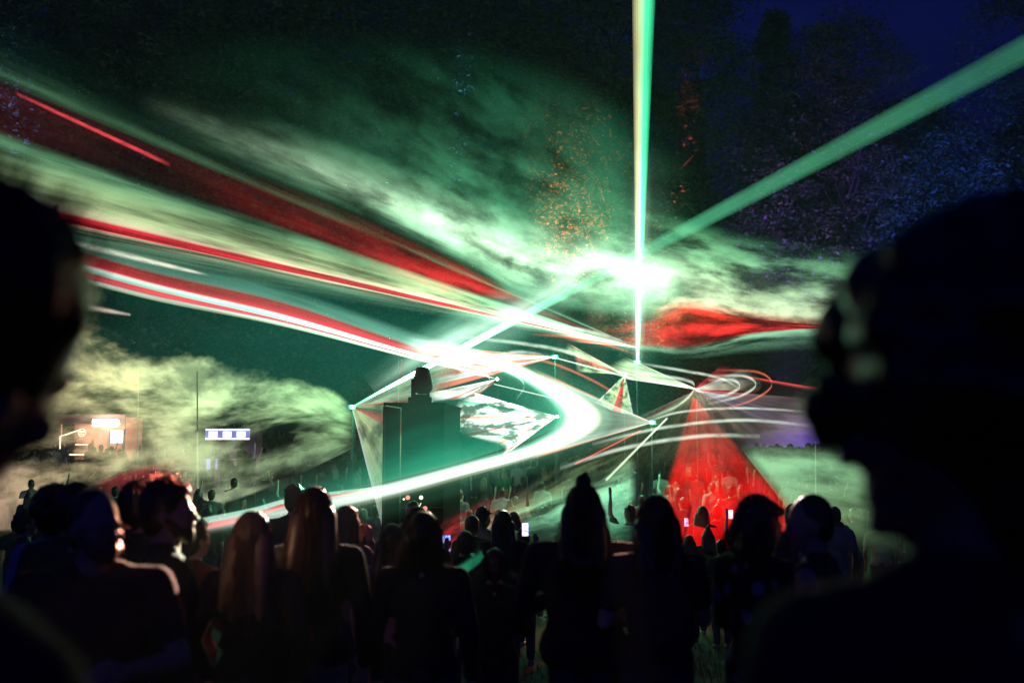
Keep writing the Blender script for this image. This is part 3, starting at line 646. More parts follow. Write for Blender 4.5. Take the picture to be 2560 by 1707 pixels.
m = light_mat('short_beam_light', [(0, (0.05,0.7,0.35)), (1, (0.05,0.8,0.4))], 0.35, vprof=[(0, 0.1), (0.4, 1), (1, 0.5)], uprof=[(0, 0), (0.4, 1), (0.7, 1), (1, 0)], foguv=((3, 5, 1), 0.25, 0.6, 0.5))
ribbon('laser_beam', 'short green laser beam between the two women in dark tops', [(1085,1450,7.2),(1200,1372,8.0)], [(1105,1482,7.2),(1215,1400,8.0)], m, 6, 3)
m = light_mat('red_patch_light', [(0, (0.7,0.05,0.07)), (1, (0.8,0.08,0.1))], 0.32, uprof=[(0, 0), (0.2, 1), (0.8, 1), (1, 0)], vprof=[(0, 0), (0.4, 1), (1, 0.2)], foguv=((2, 3, 1), 0.2, 0.7, 0.5))
ribbon('laser_glow_sheet', 'dim red painted laser stripe drifting below the first bar', [(200,1210,26),(330,1170,27),(470,1125,28)], [(240,1250,26),(370,1215,27),(480,1165,28)], m, 24, 5)

# projectors at the tips of the emissive fans: small black housings on slim masts
M_BLACK = pbr('black_housing', (0.02, 0.02, 0.022), 0.5, 0.3, 12)
M_STEEL = pbr('dark_steel', (0.10, 0.10, 0.10), 0.4, 0.3, 10, metal=0.8)
M_LENS_G = emit('aperture_green', (0.5, 1.0, 0.65), 25)
M_LENS_R = emit('aperture_red', (1.0, 0.12, 0.08), 20)
def projector(s, label, lens):
    p = at(*s); g = gz(p.y)
    e = empty('laser_projector', (p.x, p.y, g))
    h = p.z - g
    MB().box((-0.09, 0.05, h - 0.06), (0.09, 0.34, h + 0.06)).build('housing', M_BLACK, e, bevel=0.012)
    MB().tube([(0, 0.22, 0), (0, 0.22, h - 0.06)], 0.016, 8).build('mast', M_BLACK, e)
    mb = MB()
    for a in (0.5, 2.6, 4.7): mb.tube([(0, 0.22, 0.45), (0.5 * math.cos(a), 0.22 + 0.5 * math.sin(a), 0.0)], 0.014, 6)
    mb.build('tripod', M_BLACK, e)
    mb = MB(); mb.lathe([(0.035, 0), (0.035, 0.02), (0.02, 0.03)], 12, Matrix.Translation((0, 0.05, h)) @ Matrix.Rotation(math.pi / 2, 4, 'X'))
    mb.build('aperture', lens, e)
    tag(e, label, 'laser projector', 'laser projectors on masts around the stage')
projector(S_A, 'laser projector at the tip of the white crescent', M_LENS_G)
projector(S_B, 'laser projector at the foot of the vertical beam', M_LENS_G)
projector(S_C, 'laser projector at the tip of the upper striped fan', M_LENS_G)
projector(S_D, 'laser projector at the tip of the fan behind the moving head lamp', M_LENS_G)
projector(S_E, 'laser projector inside the crescent at the tip of the white fan', M_LENS_G)
projector(S_F, 'laser projector at the tip of the red triangular fan', M_LENS_R)
projector(S_G, 'laser projector between the crescent and the red fan', M_LENS_G)
projector(S_L, 'star bright laser projector left of the black tower', M_LENS_G)

GREEN = (0.08, 1.0, 0.5)
for s, e_, c in ((S_A, 260, GREEN), (S_B, 300, GREEN), (S_L, 220, GREEN), (S_C, 300, GREEN), (S_F, 120, (1, 0.1, 0.06))):
    p = at(*s); lamp('POINT', 'projector_lamp', p + Vector((0, -0.5, 0)), e_, c, 0.03)
# wash lights near the forest and a red light on the audience
rig = at(1500, 1000, 30)
lamp('SPOT', 'orange_wash_lamp', at(1400, 1000, 44), 42000, (1, 0.22, 0.07), 0.1, at(1440, 400, 55), 24, 0.9)
lamp('SPOT', 'orange_wash_lamp', at(1560, 1000, 44), 7000, (1, 0.22, 0.07), 0.1, at(1620, 480, 55), 20, 0.9)
lamp('SPOT', 'red_wash_lamp', at(1650, 1030, 44), 30000, (1, 0.06, 0.15), 0.1, at(1730, 170, 54), 4.5, 0.8)
lamp('SPOT', 'blue_wash_lamp', at(2300, 1050, 43), 26000, (0.03, 0.07, 1), 0.1, at(2400, 480, 54), 46, 1.0)
lamp('SPOT', 'violet_wash_lamp', at(1950, 1060, 43), 14000, (0.30, 0.10, 1), 0.1, at(2000, 610, 52), 40, 1.0)
lamp('SPOT', 'cyan_wash_lamp', at(1560, 1040, 43), 5000, (0.1, 1, 0.6), 0.1, at(1600, 720, 52), 40, 1.0)
lamp('SPOT', 'blue_wash_lamp', at(1100, 1040, 44), 40000, (0.10, 0.25, 1), 0.1, at(1165, 70, 54), 4.5, 0.8)
lamp('SPOT', 'blue_wash_lamp', at(100, 1060, 44), 30000, (0.12, 0.18, 1), 0.1, at(40, 140, 52), 9, 0.8)
lamp('SPOT', 'red_audience_lamp', at(1733, 960, 26), 1300, (1, 0.02, 0.02), 0.05, at(1830, 1400, 14), 34, 0.4)
# added spots for laser light on shoulders and hair: very narrow, from a made-up point over the stage
RIM_ORIGIN = at(1470, 655, 27)
for tx, ty, tz_px, e_, c, ang in ((425, 1425, 3.55, 190000, (1.0, 0.16, 0.10), 0.75), (350, 1390, 3.6, 90000, (1.0, 0.6, 0.35), 0.45), (205, 1410, 3.55, 300000, (1.0, 0.14, 0.10), 0.5), (470, 1370, 4.2, 300000, (0.25, 1.0, 0.6), 0.5), (505, 1440, 4.2, 260000, (1.0, 0.7, 0.6), 0.6),
                               (690, 1310, 4.7, 150000, (1.0, 0.75, 0.6), 1.2), (560, 1420, 4.7, 120000, (1.0, 0.5, 0.45), 1.0), (820, 1270, 5.0, 220000, (1.0, 0.6, 0.5), 0.9), (905, 1300, 7.3, 150000, (1.0, 0.4, 0.35), 0.8), (1060, 1290, 5.0, 70000, (1.0, 0.75, 0.5), 1.2), (1540, 1380, 5.1, 160000, (1.0, 0.4, 0.3), 1.0), (1015, 1350, 5.0, 90000, (1.0, 0.75, 0.5), 0.9), (1500, 1310, 5.1, 90000, (1.0, 0.6, 0.5), 0.9), (745, 1225, 9.0, 150000, (0.3, 1.0, 0.6), 0.6), (1260, 1285, 9.0, 90000, (0.8, 1.0, 0.8), 0.6), (2070, 1250, 4.45, 70000, (1.0, 0.7, 0.6), 0.7)):
    lamp('SPOT', 'added_rim_lamp', RIM_ORIGIN, e_ * 0.4, c, 0.05, at(tx, ty, tz_px), ang * 1.6, 0.7)

# ------------------------------------------------------------------ the haze in the air
def haze():
    mb = MB(); mb.box((-102, -14, -3.2), (102, 102, 44))
    m, nt, out = new_mat('haze_air')
    pv = nt.nodes.new('ShaderNodeVolumePrincipled')
    pv.inputs['Color'].default_value = (0.75, 0.95, 0.86, 1); pv.inputs['Density'].default_value = 0.0014; pv.inputs['Anisotropy'].default_value = 0.25
    nt.links.new(pv.outputs[0], out.inputs['Volume'])
    o = mb.build('haze', m); tag(o, 'thin stage fog hanging over the whole field', 'haze', kind='stuff')
haze()

# ------------------------------------------------------------------ the black tower with its moving head lamp
M_TOWER = pbr('tower_black', (0.005, 0.006, 0.006), 0.95, 0.4, 3, 0.2, 30, spec=0.02)
M_GLOSS = pbr('glossy_black_panel', (0.012, 0.012, 0.014), 0.06, 0.2, 4, spec=0.8)
def tower():
    L = at(962, 1012, 17.0); I = at(1001, 1012, 18.6); F1 = at(1004, 1012, 17.05); F2 = at(1110, 1007, 17.05); Rr = at(1151, 1020, 20.3)
    g = gz(17.5); top = at(1000, 1012, 17.0).z
    cx, cy_ = 0.5 * (F1.x + F2.x), 18.4
    e = empty('stage_tower', (cx, cy_, g))
    def loc(p): return (p.x - cx, p.y - cy_)
    bl = (I.x + 0.25 - cx, 20.6 - cy_)
    MB().prism([loc(F1), loc(F2), loc(Rr), bl, (loc(I)[0] + 0.02, loc(I)[1] + 0.1)], -0.05, top - g).build('main_cabinet', M_TOWER, e)
    # seams between the stacked cabinets
    for z in (0.9, 1.85, 2.8):
        a, b, c = loc(F1), loc(F2), loc(Rr)
        mb = MB(); mb.prism([(a[0] + 0.01, a[1] - 0.006), (b[0] + 0.002, b[1] - 0.006), (b[0] + 0.002, b[1] + 0.05), (a[0] + 0.01, a[1] + 0.05)], z, z + 0.012)
        mb.build('seam_strip', M_STEEL, e)
    t = (Vector((I.x - L.x, I.y - L.y, 0))).normalized(); n = Vector((-t.y, t.x, 0))
    q = [L, I, I + n * 0.03, L + n * 0.03]
    MB().prism([(p.x - cx, p.y - cy_) for p in q], -0.05, top - g - 0.02).build('glossy_side_panel', M_GLOSS, e)
    MB().tube([(L.x - cx, L.y - cy_, -0.05), (L.x - cx, L.y - cy_, top - g)], 0.018, 8).build('corner_post', M_STEEL, e)
    MB().prism([(L.x - cx - 0.02, L.y - cy_ - 0.02), (F2.x - cx + 0.02, F2.y - cy_ - 0.02), (Rr.x - cx + 0.02, Rr.y - cy_), (bl[0], bl[1] + 0.05), (I.x - cx, I.y - cy_ + 0.2)], top - g + 0.002, top - g + 0.04).build('top_plate', M_TOWER, e)
    # small lit sign low on the tower
    lit = emit('tower_sign_light', (1.0, 0.75, 0.55), 2.2); litr = emit('tower_sign_red', (1.0, 0.25, 0.2), 1.6); litg = emit('tower_sign_dim', (0.5, 0.6, 0.45), 0.35)
    def on_face(px, py): p = at(px, py, 17.02); return Vector((p.x - cx, p.y - cy_ - 0.01, p.z - g))
    for px, py, w, mm in ((1020, 1243, 5.5, litr), (1053, 1243, 5, lit), (1063, 1270, 5.5, litr), (1010, 1247, 2.5, lit)):
        c = on_face(px, py); r = w * 17 / FPX
        MB().lathe([(r * 0.4, 0), (r, 0.01), (r, 0.02), (r * 0.5, 0.035)], 12, Matrix.Translation(c) @ Matrix.Rotation(math.pi / 2, 4, 'X')).build('sign_bulb', mm, e)
    for txt, px, py, sz, mm in (('AlVV', 1019, 1268, 0.085, lit),):
        cu = bpy.data.curves.new('lettering', 'FONT'); cu.body = txt; cu.size = sz * 1.3; cu.extrude = 0.004
        to = bpy.data.objects.new('lettering', cu); COL.objects.link(to)
        dg = bpy.context.evaluated_depsgraph_get(); me = bpy.data.meshes.new_from_object(to.evaluated_get(dg)); bpy.data.objects.remove(to)
        o = obj('lettering', me, mm, e); o.location = on_face(px, py); o.rotation_euler = (math.pi / 2, 0.0, 0)
        me.materials.clear(); me.materials.append(mm)
    tag(e, 'tall black stage tower with a glossy side panel and small lit sign', 'tower')
    # moving head lamp on top
    b = at(1056, 1009, 17.3); e2 = empty('moving_head_lamp', (b.x, 17.35, top + 0.042))
    MB().box((-0.24, -0.17, 0), (0.17, 0.17, 0.10)).build('base', M_BLACK, e2, bevel=0.015)
    MB().box((-0.20, -0.07, 0.10), (-0.12, 0.07, 0.42)).build('yoke_arm', M_BLACK, e2, bevel=0.02)
    MB().box((-0.20, -0.075, 0.09), (0.13, 0.075, 0.15)).build('yoke_base', M_BLACK, e2, bevel=0.015)
    MB().box((0.07, -0.06, 0.10), (0.125, 0.06, 0.24)).build('yoke_arm', M_BLACK, e2, bevel=0.015)
    prof = [(0.085, 0.16), (0.13, 0.19), (0.172, 0.24), (0.175, 0.30), (0.16, 0.42), (0.135, 0.54), (0.11, 0.61), (0.10, 0.62)]
    MB().lathe(prof, 28, Matrix.Translation((0.02, 0, 0)) @ Matrix.Rotation(math.radians(-3), 4, 'Y')).build('lamp_head', M_BLACK, e2, smooth=True)
    MB().lathe([(0.095, 0.0), (0.097, 0.006), (0.06, 0.012)], 24, Matrix.Translation((-0.013, 0, 0.618))).build('front_lens', M_GLOSS, e2)
    tag(e2, 'black moving head lamp standing upright on the stage tower', 'stage lamp')
tower()

# ------------------------------------------------------------------ LED screen behind the far crowd
def led_screen():
    a = at(1850, 1118, 42); b = at(2046, 960, 42)
    cx = (a.x + b.x) / 2; g = gz(42); e = empty('video_screen', (cx, 42, g))
    w = (b.x - a.x) / 2; z0 = a.z - g; z1 = b.z - g
    m, nt, out = new_mat('screen_picture_hazed')
    tc = nt.nodes.new('ShaderNodeTexCoord'); sx = nt.nodes.new('ShaderNodeSeparateXYZ'); nt.links.new(tc.outputs['Generated'], sx.inputs[0])
    mix = fmath(nt, 'ADD', fmath(nt, 'MULTIPLY', sx.outputs[2], 0.75), fmath(nt, 'MULTIPLY', sx.outputs[0], -0.35))
    nz = noise(nt, tc.outputs['Generated'], (3, 1, 9), 4, 0.6, 0.4)
    mix = fmath(nt, 'ADD', mix, fmath(nt, 'MULTIPLY', nz, 0.5))
    c = ramp(nt, mix, [(0, (0.22, 0.12, 0.75)), (0.14, (0.42, 0.26, 0.80)), (0.3, (0.45, 0.34, 0.45)), (0.42, (0.14, 0.09, 0.10)), (0.6, (0.03, 0.02, 0.025)), (1, (0.01, 0.01, 0.01))])
    c = vmul(nt, c, ramp(nt, sx.outputs[0], [(0, 0.0), (0.5, 0.6), (1, 1.0)])); em = nt.nodes.new('ShaderNodeEmission'); nt.links.new(c, em.inputs['Color']); em.inputs['Strength'].default_value = 0.55; nt.links.new(em.outputs[0], out.inputs['Surface'])  # dim top and left imitate haze over the screen, painted into the picture
    MB().box((-w, 0, z0), (w, 0.12, z1)).build('screen_face', m, e)
    mb = MB(); f = 0.08
    mb.box((-w - f, -0.02, z0 - f), (w + f, 0.14, z0 - 0.002)); mb.box((-w - f, -0.02, z1 + 0.002), (w + f, 0.14, z1 + f))
    mb.build('frame_rail', M_BLACK, e)
    for s in (-1, 1):
        MB().box((s * (w + 0.04) - 0.038, -0.02, z0), (s * (w + 0.04) + 0.038, 0.14, z1)).build('frame_post', M_BLACK, e)
        MB().box((s * (w - 0.3) - 0.05, 0.16, 0), (s * (w - 0.3) + 0.05, 0.26, z1)).build('support_leg', M_STEEL, e)
    tag(e, 'large video screen showing a violet picture behind the far crowd', 'screen')
led_screen()

# ------------------------------------------------------------------ the two bars on the left
M_BARWALL = pbr('bar_wall', (0.22, 0.12, 0.10), 0.8, 0.4, 2)
M_WOOD = pbr('bar_wood', (0.25, 0.16, 0.10), 0.6, 0.4, 3)
M_WHITE = emit('sign_white', (1.0, 0.96, 1.0), 6.0)
M_CARD = emit('price_card_light', (0.9, 0.92, 1.0), 1.7)
M_WARM = emit('bar_light_warm', (1.0, 0.72, 0.5), 2.4)
M_SCR = emit('menu_screen_light', (0.72, 0.82, 1.0), 2.6)
M_VIO = emit('menu_board_light', (0.28, 0.26, 0.85), 0.75)
M_MARK = pbr('print_dark', (0.05, 0.05, 0.12), 0.6)
DB = 46.0
def text_part(txt, size, mat, parent, loc, center=True, ext=0.01):
    cu = bpy.data.curves.new('lettering', 'FONT'); cu.body = txt; cu.size = size; cu.extrude = ext
    if center: cu.align_x = 'CENTER'; cu.align_y = 'CENTER'
    to = bpy.data.objects.new('lettering', cu); COL.objects.link(to)
    dg = bpy.context.evaluated_depsgraph_get(); me = bpy.data.meshes.new_from_object(to.evaluated_get(dg)); bpy.data.objects.remove(to)
    me.materials.clear(); me.materials.append(mat)
    o = obj('lettering', me, None, parent); o.location = loc; o.rotation_euler = (math.pi / 2, 0, 0)
    return o
def bar_one():
    o = at(215, 1140, DB); g = gz(DB); e = empty('bar_stand', (o.x, DB, g))
    def P(px, py, dy=0.0): p = at(px, py, DB + dy); return (p.x - o.x, dy, p.z - g)
    x0, _, zt = P(135, 1060); x1, _, _ = P(312, 1060); zb = 0.0
    MB().box((x0, 2.2, zb), (x1, 2.3, zt + 0.5)).build('back_wall', M_BARWALL, e)
    MB().box((x0 - 0.05, -0.1, zt + 0.33), (x1 + 0.05, 2.4, zt + 0.45)).build('roof', M_BARWALL, e)
    MB().box((x0, 0.0, zt), (x1, 0.08, zt + 0.325)).build('fascia', M_BARWALL, e)
    for x in (P(149, 1100)[0], P(270, 1100)[0], P(308, 1100)[0]):
        MB().box((x - 0.05, 0.0, zb), (x + 0.05, 0.1, zt - 0.002)).build('post', M_WOOD, e)
    MB().box((x0, 0.15, 0.0), (x1, 0.6, 1.02)).build('counter_front', M_BARWALL, e)
    MB().box((x0 - 0.03, 0.1, 1.022), (x1 + 0.03, 0.65, 1.07)).build('counter_top', M_WOOD, e)
    a = P(172, 1136); b = P(208, 1138)
    MB().box((a[0], 0.05, a[2] - 0.03), (b[0], 0.09, a[2] + 0.03)).build('counter_light', M_WARM, e)
    a = P(190, 1111, 2.1); b = P(218, 1113, 2.1)
    MB().box((a[0], 2.0, a[2] - 0.02), (b[0], 2.19, a[2] + 0.02)).build('shelf', M_WARM, e)
    for k in range(6):
        x = a[0] + (b[0] - a[0]) * (0.1 + 0.16 * k)
        MB().lathe([(0.035, 0), (0.035, 0.16), (0.014, 0.22), (0.014, 0.28)], 8, Matrix.Translation((x, 2.08, a[2] + 0.022))).build('bottle', M_WOOD, e)
    # slanting awning rail with its light strip
    p = [Vector(P(150, 1122, -0.1)), Vector(P(150, 1090, -0.1)), Vector(P(165, 1086, -0.1)), Vector(P(205, 1072, -0.1))]
    MB().tube(p, 0.022, 6).build('awning_rail', M_WARM, e)
    tag(e, 'brick red drinks stand with a lit counter and slanting awning rail', 'bar')
    # sign board, round sign, menu screen: things of their own hung on the stand
    c = at(262, 1057, DB - 0.25); s1 = empty('bar_sign', c)
    hw = 31 * DB / FPX
    MB().box((-hw, 0, -0.155), (hw, 0.06, 0.155)).build('light_box', M_WHITE, s1)
    text_part('B', 0.36, emit('sign_letter_rim', (1.0, 0.9, 0.95), 3.0), s1, (hw + 0.03, -0.012, 0))
    tag(s1, 'glowing white light box sign above the first bar', 'sign')
    c = at(205, 1081, DB - 0.3); s2 = empty('round_sign', c)
    rr = 9 * DB / FPX
    m = MB()
    for q in range(28):
        w0, w1 = 2*math.pi*q/28, 2*math.pi*(q+1)/28
        m.tube([(rr*math.cos(w0), 0, rr*math.sin(w0)), (rr*math.cos(w1), 0, rr*math.sin(w1))], 0.014, 5, False)
    m.build('ring', M_WARM, s2)
    MB().lathe([(rr * 0.95, 0), (rr * 0.95, 0.02)], 24, Matrix.Translation((0, 0.03, 0)) @ Matrix.Rotation(math.pi / 2, 4, 'X')).build('disc', M_BARWALL, s2)
    [MB().box((x, -0.014, 0.01), (x + 0.018, -0.004, 0.07 + 0.02 * (k % 2))).build('letter_stroke', M_WARM, s2) for k, x in enumerate((-0.13, -0.09, -0.05, -0.01, 0.03, 0.07, 0.11))]; text_part('Club', 0.11, M_WARM, s2, (0, -0.012, -0.065))
    tag(s2, 'small round lit club sign hanging from the awning rail', 'sign')
    c = at(292, 1091, DB - 0.3); s3 = empty('menu_screen', c); hw = 15.5 * DB / FPX; hh = 15.5 * DB / FPX
    MB().box((-hw, 0, -hh), (hw, 0.05, hh)).build('screen_face', M_SCR, s3)
    mb = MB(); mb.box((-hw - 0.03, -0.01, hh + 0.002), (hw + 0.03, 0.06, hh + 0.03)); mb.box((-hw - 0.03, -0.01, -hh - 0.03), (hw + 0.03, 0.06, -hh - 0.002)); mb.box((-hw - 0.03, -0.01, -hh), (-hw - 0.002, 0.06, hh)); mb.box((hw + 0.002, -0.01, -hh), (hw + 0.03, 0.06, hh))
    mb.build('frame', M_BLACK, s3)
    tag(s3, 'square pale blue menu screen at the end of the first bar', 'screen')
    lamp('POINT', 'bar_lamp', Vector((o.x, DB + 1.2, g + zt - 0.1)), 260, (1, 0.55, 0.42), 0.2)
    lamp('POINT', 'sign_lamp', at(262, 1057, DB - 0.8), 120, (1, 0.8, 0.85), 0.2)
bar_one()
def bar_two():
    o = at(568, 1140, DB); g = gz(DB); e = empty('drinks_counter', (o.x, DB, g))
    def P(px, py, dy=0.0): p = at(px, py, DB + dy); return (p.x - o.x, dy, p.z - g)
    x0 = P(510, 1100)[0]; x1 = P(628, 1100)[0]
    MB().box((x0, 0.3, 0), (x1, 0.8, 1.0)).build('counter_front', M_BARWALL, e)
    MB().box((x0 - 0.04, 0.25, 1.003), (x1 + 0.04, 0.85, 1.06)).build('counter_top', M_WOOD, e)
    MB().box((x0, 2.0, 0), (x1, 2.1, P(568, 1070)[2])).build('back_wall', M_BARWALL, e)
    for x in (x0 + 0.05, x1 - 0.05): MB().box((x - 0.04, 0.9, 0), (x + 0.04, 0.98, P(568, 1072)[2])).build('post', M_STEEL, e)
    a = P(512, 1147); b = P(538, 1173)
    MB().box((a[0], 0.24, b[2]), (b[0], 0.29, a[2])).build('lit_front_panel', M_VIO, e)
    tag(e, 'second drinks counter with a violet lit front panel', 'bar')
    c = at(569, 1085, DB - 0.1); s = empty('menu_board', c); u = DB / FPX
    MB().box((-55 * u, 0, -13 * u), (55 * u, 0.06, 13 * u)).build('board', M_VIO, s)
    for z in (11, -11.5):
        for k in range(7):
            MB().box(((-55 + k * 15.8) * u, -0.012, (z - 2.0) * u), ((-40.2 + k * 15.8) * u, -0.002, (z + 2.0) * u)).build('price_strip', M_CARD, s)
    for k, x in enumerate((-36, -1, 33.5)):
        t = MB().box(((x - 11) * u, -0.016, -7.5 * u), ((x + 11) * u, -0.004, 7 * u)).build('price_card', M_CARD, s, bevel=0.004)
        MB().box(((x + 1.5) * u, -0.024, -4.8 * u), ((x + 7) * u, -0.018, -2.6 * u)).build('price_mark', M_MARK, t)
    tag(s, 'long violet menu board with three white cards over the second counter', 'menu board')
    lamp('POINT', 'menu_lamp', at(569, 1085, DB - 0.9), 200, (0.6, 0.65, 1), 0.2)
bar_two()

# ------------------------------------------------------------------ flags and poles
M_FLAG = pbr('red_flag_cloth', (0.55, 0.10, 0.08), 0.8, 0.3, 4)
M_POLE = pbr('pale_pole', (0.55, 0.48, 0.40), 0.5, 0.2, 4)
def flag(px, ytop, ybot, d, fw, fh, label, side=-1, lean=0.0):
    b = at(px, ybot, d); t = at(px + lean, ytop, d); g = gz(d)
    e = empty('feather_flag' if fw else 'slim_pole', (b.x, d, g)); h = t.z - g
    dx = t.x - b.x
    MB().tube([(0, 0, 0), (dx * 0.5, 0, h * 0.5), (dx, 0, h)], [0.03, 0.026, 0.018], 8).build('pole', M_POLE, e)
    if fw:
        u = d / FPX; n = 10; w = fw * u; hh = fh * u
        rows = [[(dx + side * w * i / n, 0.06 * math.sin(i * 0.9 + j * 0.5), h - 0.1 - hh * j / 12 - 0.06 * math.sin(i * 0.5)) for i in range(n + 1)] for j in range(13)]
        V = [p for r in rows for p in r]; F = [(j*(n+1)+i, j*(n+1)+i+1, (j+1)*(n+1)+i+1, (j+1)*(n+1)+i) for j in range(12) for i in range(n)]
        me = bpy.data.meshes.new('flag_cloth'); me.from_pydata(V, [], F)
        o = obj('flag_cloth', me, M_FLAG, e)
        sm = o.modifiers.new('s', 'SOLIDIFY'); sm.thickness = 0.006
    tag(e, label, 'flag' if fw else 'pole')
flag(346, 920, 1200, 34, 32, 46, 'red flag on a tall pale pole near the first bar', -1, 0)
flag(497, 928, 1240, 30, 0, 0, 'slim bare pole standing left of the second counter', 1, -4)
flag(996, 896, 1200, 33, 16, 46, 'small red flag on a dark pole behind the moving head lamp', 1, 0)
flag(2039, 1100, 1300, 30, 0, 0, 'slim bare pole right of the red laser fan')
flag(2187, 1180, 1330, 26, 0, 0, 'slim bare pole under the curly haired person')

# ------------------------------------------------------------------ people
def prim_capsule(V, F, p0, p1, r0, r1, n=10):
    p0, p1 = Vector(p0), Vector(p1); ax = p1 - p0; L = ax.length
    if L < 1e-6: ax = Vector((0, 0, 1)); L = 1e-6
    t = ax.normalized(); a = t.cross(Vector((0.3, 0.9, 0.2)))
    if a.length < 1e-3: a = t.cross(Vector((1, 0, 0)))
    a.normalize(); b = t.cross(a)
    rings = []
    for k in range(1, 4):
        w = math.pi / 2 * k / 3; rings.append((p0 - t * r0 * math.cos(w), r0 * math.sin(w)))
    for k in range(3):
        w = math.pi / 2 * k / 3; rings.append((p1 + t * r1 * math.sin(w), r1 * math.cos(w)))
    base = len(V)
    for c, r in rings:
        for k in range(n):
            w = 2 * math.pi * k / n; V.append(tuple(c + (a * math.cos(w) + b * math.sin(w)) * r))
    s0 = len(V); V.append(tuple(p0 - t * r0)); s1 = len(V); V.append(tuple(p1 + t * r1))
    for i in range(5):
        for k in range(n):
            k2 = (k + 1) % n; F.append((base+i*n+k, base+i*n+k2, base+(i+1)*n+k2, base+(i+1)*n+k))
    for k in range(n):
        k2 = (k + 1) % n; F.append((s0, base + k2, base + k)); F.append((s1, base + 5*n + k, base + 5*n + k2))
def prim_ell(V, F, c, r, M=None, n=14):
    base = len(V); rows = 9
    for i in range(rows + 1):
        th = math.pi * i / rows
        for k in range(n):
            w = 2 * math.pi * k / n
            p = Vector((r[0] * math.sin(th) * math.cos(w), r[1] * math.sin(th) * math.sin(w), r[2] * math.cos(th)))
            if i in (0, rows): p += Vector((1e-5 * math.cos(w), 1e-5 * math.sin(w), 0))
            V.append(tuple((M @ p if M else p) + Vector(c)))
    for i in range(rows):
        for k in range(n):
            k2 = (k + 1) % n; F.append((base+i*n+k, base+(i+1)*n+k, base+(i+1)*n+k2, base+i*n+k2))
    F.append(tuple(base + k for k in range(n))); F.append(tuple(base + rows*n + k for k in range(n))[::-1])

class Blob:
    """overlapping shapes fused into one continuous surface"""
    def __init__(s): s.V = []; s.F = []
    def cap(s, p0, p1, r0, r1): prim_capsule(s.V, s.F, p0, p1, r0, r1); return s
    def ell(s, c, r, M=None): prim_ell(s.V, s.F, c, r, M); return s
    def xf(s, M, i0=0):
        for i in range(i0, len(s.V)): s.V[i] = tuple(M @ Vector(s.V[i]))
        return s
PENDING = []
def blob_obj(name, b, voxel, smooth, mat, parent):
    me = bpy.data.meshes.new(name); me.from_pydata(b.V, [], b.F); me.update()
    o = obj(name, me, mat, parent)
    md = o.modifiers.new('remesh', 'REMESH'); md.mode = 'VOXEL'; md.voxel_size = voxel; md.use_smooth_shade = True
    if smooth:
        ms = o.modifiers.new('smooth', 'SMOOTH'); ms.factor = 0.5; ms.iterations = smooth
    PENDING.append(o)
    return o
def flush_blobs():
    dg = bpy.context.evaluated_depsgraph_get(); dg.update()
    for o in PENDING:
        me = bpy.data.meshes.new_from_object(o.evaluated_get(dg), depsgraph=dg)
        me.name = o.name; old = o.data
        if not me.materials:
            for mm in old.materials: me.materials.append(mm)
        o.modifiers.clear(); o.data = me
        bpy.data.meshes.remove(old)
    PENDING.clear()

M_SKIN = [pbr('skin_light', (0.50, 0.33, 0.26), 0.5, 0.12, 14, 0.15, 120, spec=0.45), pbr('skin_tan', (0.36, 0.22, 0.16), 0.5, 0.12, 14, 0.15, 120, spec=0.45), pbr('skin_dark', (0.16, 0.09, 0.065), 0.5, 0.12, 14, 0.15, 120, spec=0.45)]
def cloth(name, col, rough=0.85): return pbr(name, col, rough, 0.3, 9, 0.5, 160, spec=0.25)
CL = {'black': cloth('black_cloth', (0.03, 0.03, 0.032)), 'charcoal': cloth('charcoal_cloth', (0.035, 0.035, 0.04)), 'navy': cloth('navy_cloth', (0.02, 0.025, 0.05)), 'paleblue': cloth('pale_blue_cloth', (0.28, 0.30, 0.42)),
      'green': cloth('dark_green_cloth', (0.03, 0.07, 0.045)), 'rust': cloth('rust_knit', (0.25, 0.06, 0.04)), 'grey': cloth('grey_cloth', (0.14, 0.135, 0.13)), 'pink': cloth('pale_pink_cloth', (0.42, 0.26, 0.25)),
      'denim': cloth('dark_denim', (0.04, 0.05, 0.09)), 'brown': cloth('brown_cloth', (0.10, 0.06, 0.04)), 'white': cloth('white_cloth', (0.22, 0.21, 0.2))}
def floral():
    m = cloth('floral_cloth', (0.01, 0.01, 0.012)); nt = m.node_tree
    bs = [n for n in nt.nodes if n.type == 'BSDF_PRINCIPLED'][0]; tc = [n for n in nt.nodes if n.type == 'TEX_COORD'][0]
    vo = nt.nodes.new('ShaderNodeTexVoronoi'); vo.inputs['Scale'].default_value = 9; nt.links.new(tc.outputs['Object'], vo.inputs['Vector'])
    f = ramp(nt, vo.outputs['Distance'], [(0, (0.28, 0.32, 0.42)), (0.26, (0.16, 0.2, 0.3)), (0.36, (0.012, 0.012, 0.016)), (1, (0.01, 0.01, 0.012))])
    nt.links.new(f, bs.inputs['Base Color'])
    return m
CL['floral'] = floral()
HR = {'black': pbr('hair_black', (0.010, 0.009, 0.008), 0.42, 0.3, 30, spec=0.5), 'brown': pbr('hair_brown', (0.05, 0.028, 0.016), 0.42, 0.3, 30, spec=0.5), 'blonde': pbr('hair_blonde', (0.30, 0.19, 0.10), 0.42, 0.3, 30, spec=0.5)}

